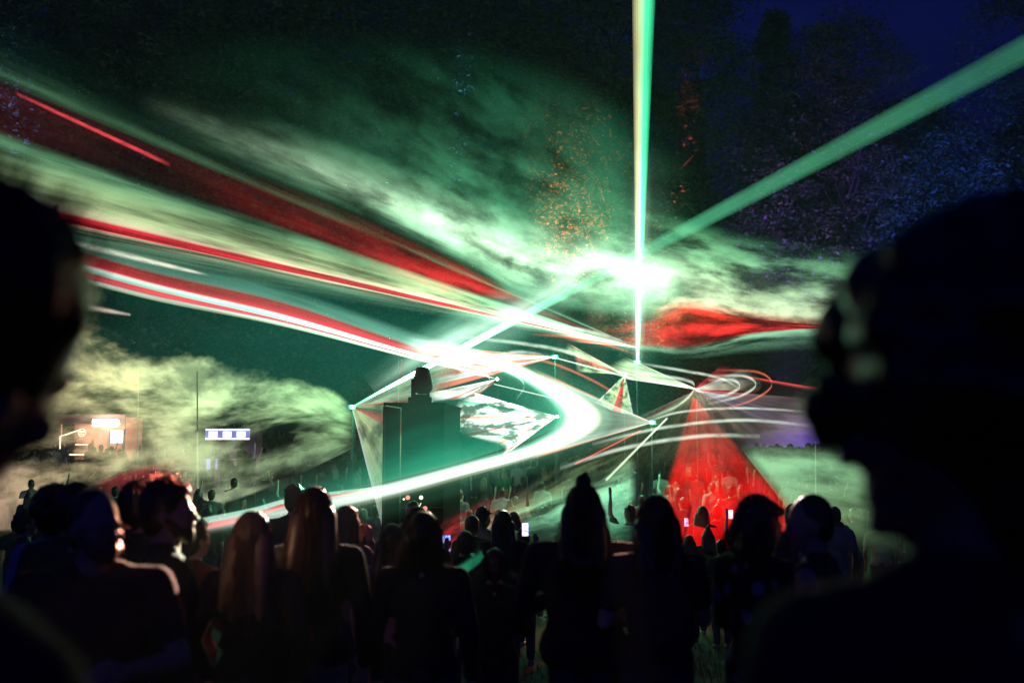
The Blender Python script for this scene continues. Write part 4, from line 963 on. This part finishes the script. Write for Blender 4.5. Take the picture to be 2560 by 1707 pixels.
def lerp3(a, b, t): return tuple(a[i] * (1 - t) + b[i] * t for i in range(3))
ARM = {  # elbow, wrist, finger direction for the right (+x) arm, in metres from the feet of a 1.72 m person facing +y
 'down': ((0.25, -0.02, 1.12), (0.245, 0.06, 0.87), (0, 0.15, -1)),
 'pocket': ((0.28, -0.07, 1.13), (0.22, 0.03, 0.93), (-0.3, 0.3, -1)),
 'front': ((0.25, 0.03, 1.13), (0.08, 0.26, 1.16), (-1, 0.3, 0.2)),
 'folded': ((0.26, 0.06, 1.14), (0.02, 0.22, 1.13), (-1, 0.05, 0.05)),
 'face': ((0.20, 0.16, 1.20), (0.06, 0.17, 1.47), (-0.2, -0.1, 1)),
 'phone': ((0.24, 0.17, 1.28), (0.16, 0.36, 1.50), (0, 0.1, 1)),
 'up': ((0.27, 0.05, 1.62), (0.24, 0.12, 1.88), (0, 0.2, 1)),
 'point': ((0.33, 0.04, 1.55), (0.30, 0.06, 1.80), (-0.95, 0.0, 0.25)),
}
def person(name, px, py, d, yaw, hair, hcol, top, pose, label, legs='denim', skin=0, head_yaw=0, nod=0, vox=0.014, width=1.0, sleeve='long', face=False, beard=False, skirt=False, group=None, lean=0.0, strands=0, hat=None, bulk=0.0, dy=0.0, cat='person'):
    P = at(px, py, d); g = gz(d); s = (P.z - g) / math.cos(lean) / {'bun': 1.80, 'afro': 1.845, 'curly': 1.78}.get(hair, 1.735)
    r = random.Random(int(px * 7 + d * 100))
    HX = Matrix.Translation((0, 0.0, 1.50)) @ Matrix.Rotation(math.radians(head_yaw), 4, 'Z') @ Matrix.Rotation(math.radians(-nod), 4, 'X') @ Matrix.Translation((0, 0, -1.50))
    B = Blob(); w = width
    # trunk, neck
    B.ell((0, 0, 0.98), (0.155 * w, 0.105 + bulk, 0.13)).ell((0, 0.0, 1.13), (0.135 * w, 0.10 + bulk, 0.16)).ell((0, 0.0, 1.29), (0.165 * w, 0.112 + bulk, 0.15))
    B.cap((-0.15 * w, -0.01, 1.395), (0.15 * w, -0.01, 1.395), 0.062, 0.062).cap((0, -0.02, 1.38), (0, 0.0, 1.54), 0.066, 0.054)
    B.cap((-0.10, -0.02, 1.42), (0, -0.015, 1.47), 0.045, 0.05).cap((0.10, -0.02, 1.42), (0, -0.015, 1.47), 0.045, 0.05)
    # legs and feet
    for q in (-1, 1):
        B.cap((q * 0.088, 0, 0.92), (q * 0.095, 0.015, 0.5), 0.088, 0.058).cap((q * 0.095, 0.015, 0.5), (q * 0.095, -0.015, 0.10), 0.056, 0.04).cap((q * 0.095, -0.03, 0.045), (q * 0.11, 0.13, 0.035), 0.045, 0.033)
    # head
    i0 = len(B.V)
    B.ell((0, -0.008, 1.622), (0.074, 0.096, 0.108)).ell((0, 0.028, 1.572), (0.062, 0.068, 0.075)).ell((0, 0.045, 1.535), (0.046, 0.05, 0.042))
    B.ell((0, 0.088, 1.615), (0.05, 0.012, 0.016))
    B.cap((0, 0.090, 1.612), (0, 0.112, 1.578), 0.009, 0.014).ell((0, 0.086, 1.546), (0.024, 0.012, 0.009)).ell((0, 0.084, 1.534), (0.021, 0.012, 0.008)).ell((0, 0.082, 1.508), (0.02, 0.014, 0.014))
    for q in (-1, 1): B.ell((q * 0.078, -0.008, 1.592), (0.010, 0.020, 0.032), Matrix.Rotation(q * 0.35, 4, 'Z'))
    for q in (-1, 1): B.ell((q * 0.042, 0.072, 1.575), (0.02, 0.016, 0.02))
    B.xf(HX, i0)
    # arms and hands
    arms = {}
    pp = pose if isinstance(pose, tuple) else (pose, pose)
    for q, po in zip((-1, 1), pp):
        el, wr, fd = ARM[po] if isinstance(po, str) else po
        sh = Vector((q * 0.185 * w, -0.01, 1.395)); el = Vector((q * el[0] * w, el[1], el[2])); wr = Vector((q * wr[0], wr[1], wr[2])); fd = Vector((q * fd[0], fd[1], fd[2])).normalized()
        arms[q] = (sh, el, wr, fd)
        B.cap(sh, el, 0.052, 0.040).cap(el, wr, 0.041, 0.027)
        side = fd.cross(Vector((0.0, 1.0, 0.15)));
        if side.length < 0.2: side = fd.cross(Vector((1, 0, 0)))
        side.normalize(); nrm = side.cross(fd)
        pc = wr + fd * 0.055
        B.cap(wr, pc, 0.026, 0.032); 
        for k, ln in zip((-1.5, -0.5, 0.5, 1.5), (0.058, 0.072, 0.068, 0.05)):
            b0 = wr + fd * 0.075 + side * k * 0.017; b1 = b0 + fd * ln * 0.55 - nrm * 0.006; b2 = b1 + fd * ln * 0.42 - nrm * 0.02
            B.cap(b0, b1, 0.0105, 0.0095).cap(b1, b2, 0.0095, 0.008)
        th = wr + fd * 0.03 - side * 0.026; B.cap(th, th + fd * 0.04 - side * 0.025, 0.0125, 0.0105).cap(th + fd * 0.04 - side * 0.025, th + fd * 0.068 - side * 0.02 - nrm * 0.012, 0.0105, 0.009)
    o = blob_obj(name, B, vox, 2, M_SKIN[skin], None)
    # clothing
    T = Blob(); k = 0.013
    T.ell((0, 0, 1.0), (0.165 * w, 0.118 + bulk, 0.12)).ell((0, 0.0, 1.13), (0.152 * w, 0.116 + bulk, 0.17)).ell((0, 0.0, 1.28), (0.182 * w, 0.128 + bulk, 0.16))
    T.cap((-0.155 * w, -0.01, 1.395), (0.155 * w, -0.01, 1.395), 0.072, 0.072).cap((-0.09, -0.02, 1.43), (0, -0.02, 1.455), 0.052, 0.058).cap((0.09, -0.02, 1.43), (0, -0.02, 1.455), 0.052, 0.058)
    T.cap((-0.07 * w, 0, 0.95), (0.07 * w, 0, 0.95), 0.115 + bulk * 0.6, 0.115 + bulk * 0.6)
    for q in (-1, 1):
        sh, el, wr, fd = arms[q]
        if sleeve == 'long':
            T.cap(sh, el, 0.066, 0.052).cap(el, el.lerp(wr, 0.93), 0.053, 0.036)
            for z in range(3):
                c = el.lerp(wr, 0.1 + 0.2 * z); T.ell(c, (0.05, 0.05, 0.02))
        elif sleeve == 'short': T.cap(sh, sh.lerp(el, 0.62), 0.068, 0.062)
    for z in range(7):
        a = r.uniform(0, 6.28); T.cap((0.15 * w * math.cos(a), 0.10 * math.sin(a), r.uniform(0.95, 1.2)), (0.16 * w * math.cos(a + 0.7), 0.11 * math.sin(a + 0.7), r.uniform(0.98, 1.25)), 0.018, 0.014)
    blob_obj('jacket' if sleeve == 'long' else 'top', T, max(vox, 0.013), 2, CL[top], o)
    L = Blob()
    if skirt:
        for z in range(9):
            t = z / 8; zz = 0.97 - 0.87 * t; L.ell((0, 0, zz), (0.155 + 0.10 * t, 0.115 + 0.11 * t, 0.10))
    else:
        L.ell((0, 0, 0.95), (0.165 * w, 0.118, 0.12))
        for q in (-1, 1): L.cap((q * 0.088, 0, 0.90), (q * 0.095, 0.015, 0.5), 0.099, 0.072).cap((q * 0.095, 0.015, 0.5), (q * 0.095, -0.012, 0.12), 0.070, 0.058)
    blob_obj('skirt' if skirt else 'trousers', L, 0.018, 2, CL[legs], o)
    # hair
    H = Blob(); hv = 0.010 if vox <= 0.015 else 0.016
    if hair in ('short', 'buzz', 'long', 'bob', 'bun', 'curly', 'afro', 'mop', 'tied'):
        e = {'buzz': 0.003, 'short': 0.012, 'curly': 0.012, 'mop': 0.018}.get(hair, 0.013)
        H.ell((0, -0.024, 1.640), (0.074 + e, 0.088 + e, 0.096 + e)).ell((0, -0.045, 1.600), (0.070 + e, 0.062 + e, 0.085 + e))
        if hair != 'buzz': H.ell((0, 0.025, 1.688), (0.058, 0.062, 0.038))
    if hair in ('short', 'mop'):
        for z in range(34 if hair == 'short' else 60):
            a = r.uniform(0, 6.28); t = r.uniform(0.05, 1.25)
            c = Vector((0.082 * math.sin(t) * math.cos(a), -0.02 + 0.095 * math.sin(t) * math.sin(a), 1.64 + 0.105 * math.cos(t)))
            if c.y > 0.055 and c.z < 1.67: continue
            H.ell(c, (0.016, 0.02, 0.013))
    if hair == 'curly':
        for z in range(150):
            a = r.uniform(0, 6.28); t = r.uniform(0.0, 1.9); R_ = r.uniform(0.095, 0.125)
            c = Vector((R_ * 0.9 * math.sin(t) * math.cos(a), -0.025 + R_ * math.sin(t) * math.sin(a), 1.65 + R_ * 0.95 * math.cos(t)))
            if c.y > 0.06 and c.z < 1.69: continue
            H.ell(c, (r.uniform(0.014, 0.024),) * 3)
    if hair == 'afro':
        H.ell((0, -0.035, 1.66), (0.135, 0.14, 0.13)).ell((0, -0.07, 1.56), (0.12, 0.09, 0.12))
        for z in range(320):
            a = r.uniform(0, 6.28); t = r.uniform(0.0, 2.0); R_ = r.uniform(0.128, 0.168) + max(0, r.gauss(0, 0.009))
            c = Vector((R_ * 0.95 * math.sin(t) * math.cos(a), -0.03 + R_ * math.sin(t) * math.sin(a), 1.665 + R_ * 0.95 * math.cos(t)))
            if c.y > 0.05 and c.z < 1.605: continue
            H.ell(c, (r.uniform(0.014, 0.032),) * 3)
    if hair == 'long' or hair == 'bun':
        zb = 1.26 if hair == 'long' else 1.38
        for x in (-0.062, -0.03, 0.0, 0.03, 0.062):
            H.cap((x, -0.055, 1.60), (x * 1.25, -0.105 - bulk * 0.5, 1.42), 0.052, 0.046).cap((x * 1.25, -0.105 - bulk * 0.5, 1.42), (x * 1.45 + r.uniform(-.01, .01), -0.135 - bulk, zb + r.uniform(-0.03, 0.03)), 0.046, 0.022)
        for q in (-1, 1):
            H.cap((q * 0.075, 0.0, 1.63), (q * 0.088, -0.01, 1.47), 0.026, 0.030).cap((q * 0.088, -0.01, 1.47), (q * 0.115, -0.03, 1.34), 0.032, 0.016)
    if hair == 'bun':
        H.ell((0, -0.03, 1.755), (0.042, 0.042, 0.04)).cap((0.0, -0.03, 1.78), (0.022, -0.035, 1.81), 0.018, 0.006)
    if hair == 'bob':
        for q in (-1, 1):
            H.cap((q * 0.070, 0.01, 1.64), (q * 0.082, 0.015, 1.50), 0.032, 0.030)
        for x in (-0.05, 0, 0.05): H.cap((x, -0.07, 1.60), (x, -0.075, 1.48), 0.045, 0.032)
        H.cap((-0.04, 0.075, 1.68), (0.04, 0.075, 1.68), 0.022, 0.022)
    if hair == 'tied':
        H.ell((0, -0.115, 1.60), (0.035, 0.035, 0.04)).cap((0, -0.12, 1.59), (0, -0.125, 1.45), 0.03, 0.012)
    if H.V:
        H.xf(HX)
        blob_obj('hair', H, hv, 1, HR[hcol], o)
    if strands:
        V = []; F = []
        ln = 0.42 if hair in ('long', 'bun') else 0.10
        for z in range(strands):
            a = r.uniform(math.pi * 0.92, math.pi * 2.08) if hair in ('long', 'bun', 'bob', 'tied') else r.uniform(0, 6.28)
            t0 = r.uniform(0.3, 1.3)
            p = Vector((0.088 * math.sin(t0) * math.cos(a), -0.024 + 0.102 * math.sin(t0) * math.sin(a), 1.64 + 0.108 * math.cos(t0)))
            pts = [p]
            if hair in ('long', 'bun', 'bob', 'tied'):
                L_ = ln * r.uniform(0.6, 1.1) if hair != 'bob' else 0.16
                ox = math.cos(a) * 0.10; oy = -0.02 + math.sin(a) * 0.115
                for j in range(1, 7):
                    t = j / 6; fl = r.gauss(0, 0.009) * (1 + 1.5 * t)
                    pts.append(Vector((p.x * (1 - min(1, t * 2)) + (ox * (1 + 0.35 * t)) * min(1, t * 2) + fl, p.y * (1 - min(1, t * 2)) + (oy - 0.03 * t - bulk * t) * min(1, t * 2) + r.gauss(0, 0.006), 1.64 - 0.02 - L_ * t if t > 0.4 else p.z + (1.64 - 0.02 - L_ * 0.4 - p.z) * t / 0.4)))
            else:
                dr = Vector((math.sin(t0) * math.cos(a), math.sin(t0) * math.sin(a), math.cos(t0)))
                for j in range(1, 4): pts.append(p + dr * 0.012 * j + Vector((r.gauss(0, .006), r.gauss(0, .006), r.gauss(0, .006))))
            n0 = len(V); wd = r.uniform(0.0012, 0.0028)
            for j, q in enumerate(pts):
                w2 = wd * (1 - 0.75 * j / (len(pts) - 1)); V += [tuple(q + Vector((w2, w2 * 0.4, 0))), tuple(q + Vector((-w2, w2 * 0.4, 0))), tuple(q + Vector((0, -w2, 0)))]
            for j in range(len(pts) - 1):
                for k2 in range(3): F.append((n0 + j*3 + k2, n0 + j*3 + (k2+1) % 3, n0 + (j+1)*3 + (k2+1) % 3, n0 + (j+1)*3 + k2))
        me = bpy.data.meshes.new('loose_hair'); me.from_pydata([tuple(HX @ Vector(v)) for v in V], [], F)
        obj('loose_hair', me, HR[hcol], o)
    if beard:
        Bd = Blob(); Bd.ell((0, 0.055, 1.525), (0.052, 0.052, 0.036)).ell((0, 0.080, 1.508), (0.03, 0.026, 0.03))
        for q in (-1, 1): Bd.cap((q * 0.068, 0.015, 1.575), (q * 0.045, 0.058, 1.525), 0.014, 0.024)
        Bd.cap((-0.02, 0.096, 1.562), (0.02, 0.096, 1.562), 0.009, 0.009)
        Bd.xf(HX); blob_obj('beard', Bd, 0.010, 1, HR['brown'], o)
    if face:
        gl = MB()
        for q in (-1, 1):
            ring = [(q * 0.034 + 0.024 * math.cos(2*math.pi*t/14), 0.108 - abs(0.024 * math.cos(2*math.pi*t/14)) * 0.1, 1.603 + 0.019 * math.sin(2*math.pi*t/14)) for t in range(15)]
            gl.tube(ring, 0.0022, 5, False); gl.tube([(q * 0.058, 0.104, 1.606), (q * 0.080, 0.0, 1.602)], 0.002, 5)
        gl.tube([(-0.011, 0.112, 1.606), (0.011, 0.112, 1.606)], 0.002, 5)
        gl.v = [tuple(HX @ Vector(v)) for v in gl.v]
        gl.build('glasses', M_STEEL, o)
    if hat == 'cap':
        Hc = Blob(); Hc.ell((0, -0.01, 1.665), (0.088, 0.105, 0.075)).cap((-0.04, 0.11, 1.66), (0.04, 0.11, 1.66), 0.012, 0.012).cap((-0.035, 0.15, 1.65), (0.035, 0.15, 1.65), 0.008, 0.008).cap((0, 0.08, 1.665), (0, 0.15, 1.652), 0.014, 0.009)
        Hc.xf(HX); blob_obj('cap', Hc, 0.012, 2, CL['black'], o)
    o.location = (P.x - math.tan(lean) * (P.z - g - 0.15), P.y + dy, g); o.scale = (s, s, s)
    o.rotation_euler = (Matrix.Rotation(lean, 3, 'Y') @ Matrix.Rotation(math.radians(yaw), 3, 'Z')).to_euler()
    tag(o, label, cat, group)
    return o

def world_hand(o, q, arms_key, out=0.10):
    el, wr, fd = ARM[arms_key] if isinstance(arms_key, str) else arms_key
    p = Vector((q * wr[0], wr[1], wr[2])) + Vector((q * fd[0], fd[1], fd[2])).normalized() * out
    M = Matrix.Translation(o.location) @ o.rotation_euler.to_matrix().to_4x4() @ Matrix.Diagonal((*o.scale, 1))
    return M @ p

NEAR = 'audience close to the camera'
p1 = person('person', 243, 1222, 3.55, -158, 'buzz', 'brown', 'black', 'folded', 'bearded bald man with glasses and folded arms in black shirt', skin=1, head_yaw=34, sleeve='short', face=True, beard=True, vox=0.010, width=1.12)
person('person', 425, 1200, 4.2, -62, 'short', 'black', 'black', 'down', 'bearded man in black seen in profile beside the bald man', head_yaw=-24, beard=True, skin=1, vox=0.011, strands=120)
person('person', 352, 1208, 5.3, -25, 'mop', 'black', 'green', 'down', 'man with tousled hair right behind the bearded profile man', skin=1, strands=80)
person('person', 143, 1207, 5.4, -15, 'curly', 'black', 'paleblue', 'down', 'man with curly hair and pale blue shirt behind the bald man', skin=2, strands=160)
person('person', 192, 1212, 5.1, 8, 'mop', 'black', 'green', 'down', 'dark haired man squeezed between the curly man and the bald man', skin=1, strands=80)
person('person', 67, 1276, 9.2, -55, 'short', 'black', 'green', 'pocket', 'young man in green shirt standing apart by the pink fog', skin=1, sleeve='short')
person('person', 275, 1268, 5.6, 20, 'short', 'black', 'black', ('down', 'point'), 'person behind the bald man raising a bent arm', skin=2, vox=0.011, sleeve='short')
person('person', 345, 1274, 8.5, -10, 'mop', 'brown', 'black', 'down', 'person with short fringe half hidden behind the profile man', skin=1)
person('person', 486, 1292, 5.6, -35, 'mop', 'black', 'rust', 'front', 'person in rust red knit sweater beyond the profile man', skin=0, strands=90)
person('person', 636, 1280, 4.7, -6, 'long', 'blonde', 'black', 'pocket', 'woman with long blonde hair in a black jacket', skin=0, strands=420, vox=0.011)
person('person', 738, 1212, 9.0, 0, 'short', 'black', 'green', 'down', 'tall man with short dark hair beyond the blonde woman', skin=1)
person('person', 788, 1220, 5.0, 4, 'long', 'brown', 'black', 'down', 'woman with long brown hair and a long grey skirt', skin=0, strands=320, skirt=True, legs='grey', vox=0.011)
person('person', 872, 1266, 7.3, -38, 'long', 'brown', 'grey', 'face', 'woman in grey sweater with hands at her mouth', skin=0, strands=160)
person('person', 1045, 1268, 6.6, -12, 'long', 'black', 'brown', 'down', 'dark haired woman hidden behind the woman with tied hair', skin=0, strands=120)
person('person', 983, 1312, 6.2, -10, 'long', 'brown', 'pink', 'down', 'woman in pale pink top with long brown hair', skin=0, strands=150)
person('person', 1060, 1282, 5.0, -2, 'bob', 'brown', 'black', 'down', 'woman with chin length brown hair and bare neck in black top', skin=0, strands=260, vox=0.011)
person('person', 1208, 1268, 12.2, -40, 'short', 'black', 'grey', 'front', 'man in dark cap and grey shirt looking down', skin=2, hat='cap')
person('person', 1178, 1290, 11.6, 20, 'mop', 'black', 'charcoal', 'down', 'person leaning on the man in the dark cap', skin=1)
pa = person('person', 1163, 1328, 8.6, 8, 'tied', 'brown', 'black', ('phone', 'down'), 'woman with tied hair filming with a phone held up', skin=0, strands=120)
person('person', 1257, 1277, 9.0, 3, 'long', 'black', 'charcoal', 'down', 'woman with long straight black hair beside the filming people', skin=0, strands=160, sleeve='short')
pb = person('person', 1308, 1322, 11.2, 0, 'short', 'black', 'black', ('down', 'phone'), 'short man filming with a bright phone above his head', skin=1)
person('person', 1236, 1373, 6.1, 2, 'tied', 'brown', 'black', 'front', 'small woman in black sitting low on the slope', skin=0, strands=160, vox=0.012)
person('person', 1458, 1180, 5.1, -4, 'bun', 'black', 'black', 'front', 'tall broad person with a top knot and long hair in thick coat', skin=1, strands=360, width=1.25, bulk=0.04, vox=0.011)
pw = person('person', 1637, 1240, 4.9, 6, 'long', 'black', 'navy', 'front', 'woman with smooth long black hair carrying a drawstring bag', skin=0, strands=300, vox=0.011, sleeve='short')
person('person', 1890, 1240, 4.65, -58, 'bob', 'black', 'floral', 'front', 'person with black bob haircut in floral shirt leaning in to talk', skin=1, head_yaw=-20, nod=10, strands=220, vox=0.010)
person('person', 2030, 1236, 4.45, 62, 'buzz', 'black', 'black', 'down', 'man with shaved head and bare shoulders facing the floral shirt', skin=1, head_yaw=20, nod=8, sleeve='none', vox=0.010, width=1.1)
person('person', 1960, 1330, 8.0, -8, 'long', 'brown', 'brown', 'down', 'woman with long hair glimpsed between the talking pair', skin=0, strands=120)
person('person', 1990, 1262, 9.4, -60, 'short', 'brown', 'pink', 'down', 'man in pale shirt facing right behind the shaved man', skin=0)
# the two blurred people right at the camera
person('person', 2372, 500, 1.15, 18, 'afro', 'black', 'black', 'down', 'person with big curly black hair in profile right at the camera', skin=2, head_yaw=66, vox=0.009, strands=500, dy=0.0)
person('person', -92, 545, 1.06, -6, 'mop', 'black', 'black', 'down', 'person with swept dark hair at the very edge beside the camera', skin=1, head_yaw=-14, vox=0.009, strands=260, lean=math.radians(27))

# phones in raised hands
def phone(loc, yaw, tilt, label, col=(0.5, 0.55, 1.0)):
    e = empty('phone', loc, math.radians(yaw)); e.rotation_euler = (math.radians(tilt), 0, math.radians(yaw))
    MB().box((-0.037, 0, -0.075), (0.037, 0.008, 0.075)).build('phone_case', M_BLACK, e, bevel=0.002)
    m, nt, out = new_mat('phone_screen_light'); tc = nt.nodes.new('ShaderNodeTexCoord')
    c = ramp(nt, noise(nt, tc.outputs['Generated'], (3, 1, 4), 3), [(0.3, tuple(x * 0.15 for x in col)), (0.5, col), (0.68, (1, 0.9, 0.95))])
    em = nt.nodes.new('ShaderNodeEmission'); em.inputs['Strength'].default_value = 2.2; nt.links.new(c, em.inputs['Color']); nt.links.new(em.outputs[0], out.inputs['Surface'])
    MB().box((-0.034, -0.003, -0.070), (0.034, -0.0005, 0.070)).build('screen', m, e)
    tag(e, label, 'phone')
phone(at(1116, 1358, 8.9), 0, -10, 'phone with blue screen in the hand of the woman with tied hair', (0.15, 0.25, 1.0))
phone(at(1313, 1323, 11.0), 0, -5, 'bright phone screen held over the short man', (0.6, 0.55, 1.0))
phone(at(1827, 1285, 16.5), 0, -5, 'tiny bright phone held high in the red light beside the bob haircut', (0.9, 0.8, 1.0))
phone(at(1716, 1305, 17.5), 0, -5, 'tiny violet phone held up in the red light near the long black hair', (0.7, 0.4, 1.0))

# drawstring bag on the back of the long haired woman
def bag():
    p = at(1660, 1540, 4.72); e = empty('drawstring_bag', p)
    b = Blob(); b.ell((0, 0, 0), (0.15, 0.05, 0.19)).ell((0, 0.0, -0.08), (0.155, 0.06, 0.12)).cap((-0.05, 0, 0.17), (0.05, 0, 0.17), 0.03, 0.03)
    blob_obj('sack', b, 0.015, 2, CL['charcoal'], e)
    for q in (-1, 1): MB().tube([(q * 0.03, 0.02, 0.18), (q * 0.10, 0.03, 0.34), (q * 0.15, 0.10, 0.50)], 0.005, 6).build('cord', CL['grey'], e)
    tag(e, 'dark drawstring bag on the back of the long haired woman', 'bag')
bag()
flush_blobs()

# ------------------------------------------------------------------ the crowd on the field
def crowd_proto(i, hair, hcol, top, pose, skin, sleeve='short', skirt=False):
    o = person('person', 1280, 1085, 30, 0, hair, hcol, top, pose, 'crowd', legs='denim', skin=skin, vox=0.028, sleeve=sleeve, skirt=skirt)
    return o
PROTO = [crowd_proto(0, 'short', 'black', 'charcoal', 'down', 1), crowd_proto(1, 'long', 'brown', 'black', 'front', 0, 'long'), crowd_proto(2, 'short', 'brown', 'grey', ('up', 'down'), 0),
         crowd_proto(3, 'mop', 'black', 'navy', ('up', 'up'), 1), crowd_proto(4, 'long', 'black', 'pink', 'phone', 0), crowd_proto(5, 'buzz', 'black', 'white', 'down', 2), crowd_proto(6, 'bun', 'brown', 'green', 'down', 0), crowd_proto(7, 'tied', 'brown', 'charcoal', ('down', 'phone'), 1)]
flush_blobs()
HP = 1.735
used = [False] * len(PROTO)
def crowd_copy(k, x, y, h, yaw, label, group):
    src = PROTO[k]
    if not used[k]:
        used[k] = True; c = src
    else:
        c = src.copy(); COL.objects.link(c)
        for ch in src.children:
            cc = ch.copy(); COL.objects.link(cc); cc.parent = c
    s = h / HP
    c.location = (x, y, gz(y)); c.scale = (s, s, s); c.rotation_euler = (0, 0, math.radians(yaw))
    tag(c, label, 'person', group)
    return c
cr = random.Random(12)
placed = []
def free(x, y, m):
    return all((x - a) ** 2 + (y - b) ** 2 > m * m for a, b in placed)
DESC = ['short haired person in charcoal', 'long brown haired person in black jacket', 'person in grey with one arm up', 'person in navy with both arms up', 'long black haired person in pink lifting a phone', 'shaven headed person in white shirt', 'person with a top knot in dark green', 'person with tied hair holding a phone up']
DESC = ['short haired person in charcoal', 'long haired person in black', 'person in grey with one arm up', 'person in navy with arms up', 'long haired person in pink', 'shaven headed person in white', 'person with a top knot', 'person with phone held up']
for px, py, d, k, yaw in ((1722, 1338, 13.5, 1, 0), (1769, 1322, 14.5, 6, 0), (1801, 1350, 12.8, 0, 10), (1836, 1330, 14.0, 7, 0), (1856, 1310, 15.5, 2, 0)):
    p = at(px, py, d); placed.append((p.x, p.y)); crowd_copy(k, p.x, p.y, p.z - gz(d), yaw, DESC[k] + ' in the front of the red lit crowd', 'front of the red lit crowd')
for px in (1892, 1908, 1926, 1941, 1952, 1974, 1997, 2020, 2035, 2050):
    d = 33 + cr.uniform(-1, 1); p = at(px, 1100 + cr.uniform(-5, 8), d); placed.append((p.x, p.y)); k = cr.choice([0, 5, 6, 0])
    crowd_copy(k, p.x, p.y, min(2.3, p.z - gz(d)), cr.uniform(-30, 30), DESC[k] + ' against the violet screen', 'people standing against the screen')
for px, py in ((135, 1108), (158, 1100), (182, 1140), (226, 1107), (236, 1118), (252, 1112), (268, 1120), (280, 1116), (300, 1124), (312, 1130), (205, 1150), (170, 1152)):
    d = 43.5 - (py - 1100) * 0.25; p = at(px, py, d); placed.append((p.x, p.y)); k = cr.choice([0, 1, 2, 5, 7])
    crowd_copy(k, p.x, p.y, max(1.5, min(1.9, p.z - gz(d))), cr.uniform(-70, 70), DESC[k] + ' waiting at the first bar', 'people waiting at the first bar')
for px, py in ((533, 1128), (604, 1106), (617, 1140), (560, 1150)):
    d = 43.0; p = at(px, py, d); placed.append((p.x, p.y)); k = cr.choice([0, 5, 1])
    crowd_copy(k, p.x, p.y, max(1.5, min(1.9, p.z - gz(d))), cr.uniform(-70, 70), DESC[k] + ' at the second counter', 'people at the second counter')
n = 0; tries = 0
while n < 215 and tries < 9000:
    tries += 1
    y = 12.5 + 30 * cr.random() ** 1.15
    u = cr.uniform(-0.50, 0.40)
    x = u * y
    if abs(y - 18.5) < 2.3 and -2.6 < x < -0.4: continue
    if y < 17 and u < -0.12: continue
    if not free(x, y, 0.62 + y * 0.012): continue
    placed.append((x, y)); k = cr.choice([0, 0, 0, 0, 0, 1, 1, 1, 1, 1, 5, 5, 5, 6, 6, 6, 6, 7, 4, 2])
    red = -0.02 < 0 and 0.13 < u < 0.29 and y < 34
    lab = DESC[k] + (' deep in the red light' if red else ' in the green lit crowd' if u > -0.16 else ' in the dim crowd near the bars')
    grp = 'red lit crowd' if red else 'green lit crowd' if u > -0.16 else 'crowd on the side of the bars'
    crowd_copy(k, x, y, cr.uniform(1.58, 1.86), cr.uniform(-35, 35), lab, grp); n += 1

for k, u_ in enumerate(used):
    if not u_:
        for ch in list(PROTO[k].children): bpy.data.objects.remove(ch, do_unlink=True)
        bpy.data.objects.remove(PROTO[k], do_unlink=True)
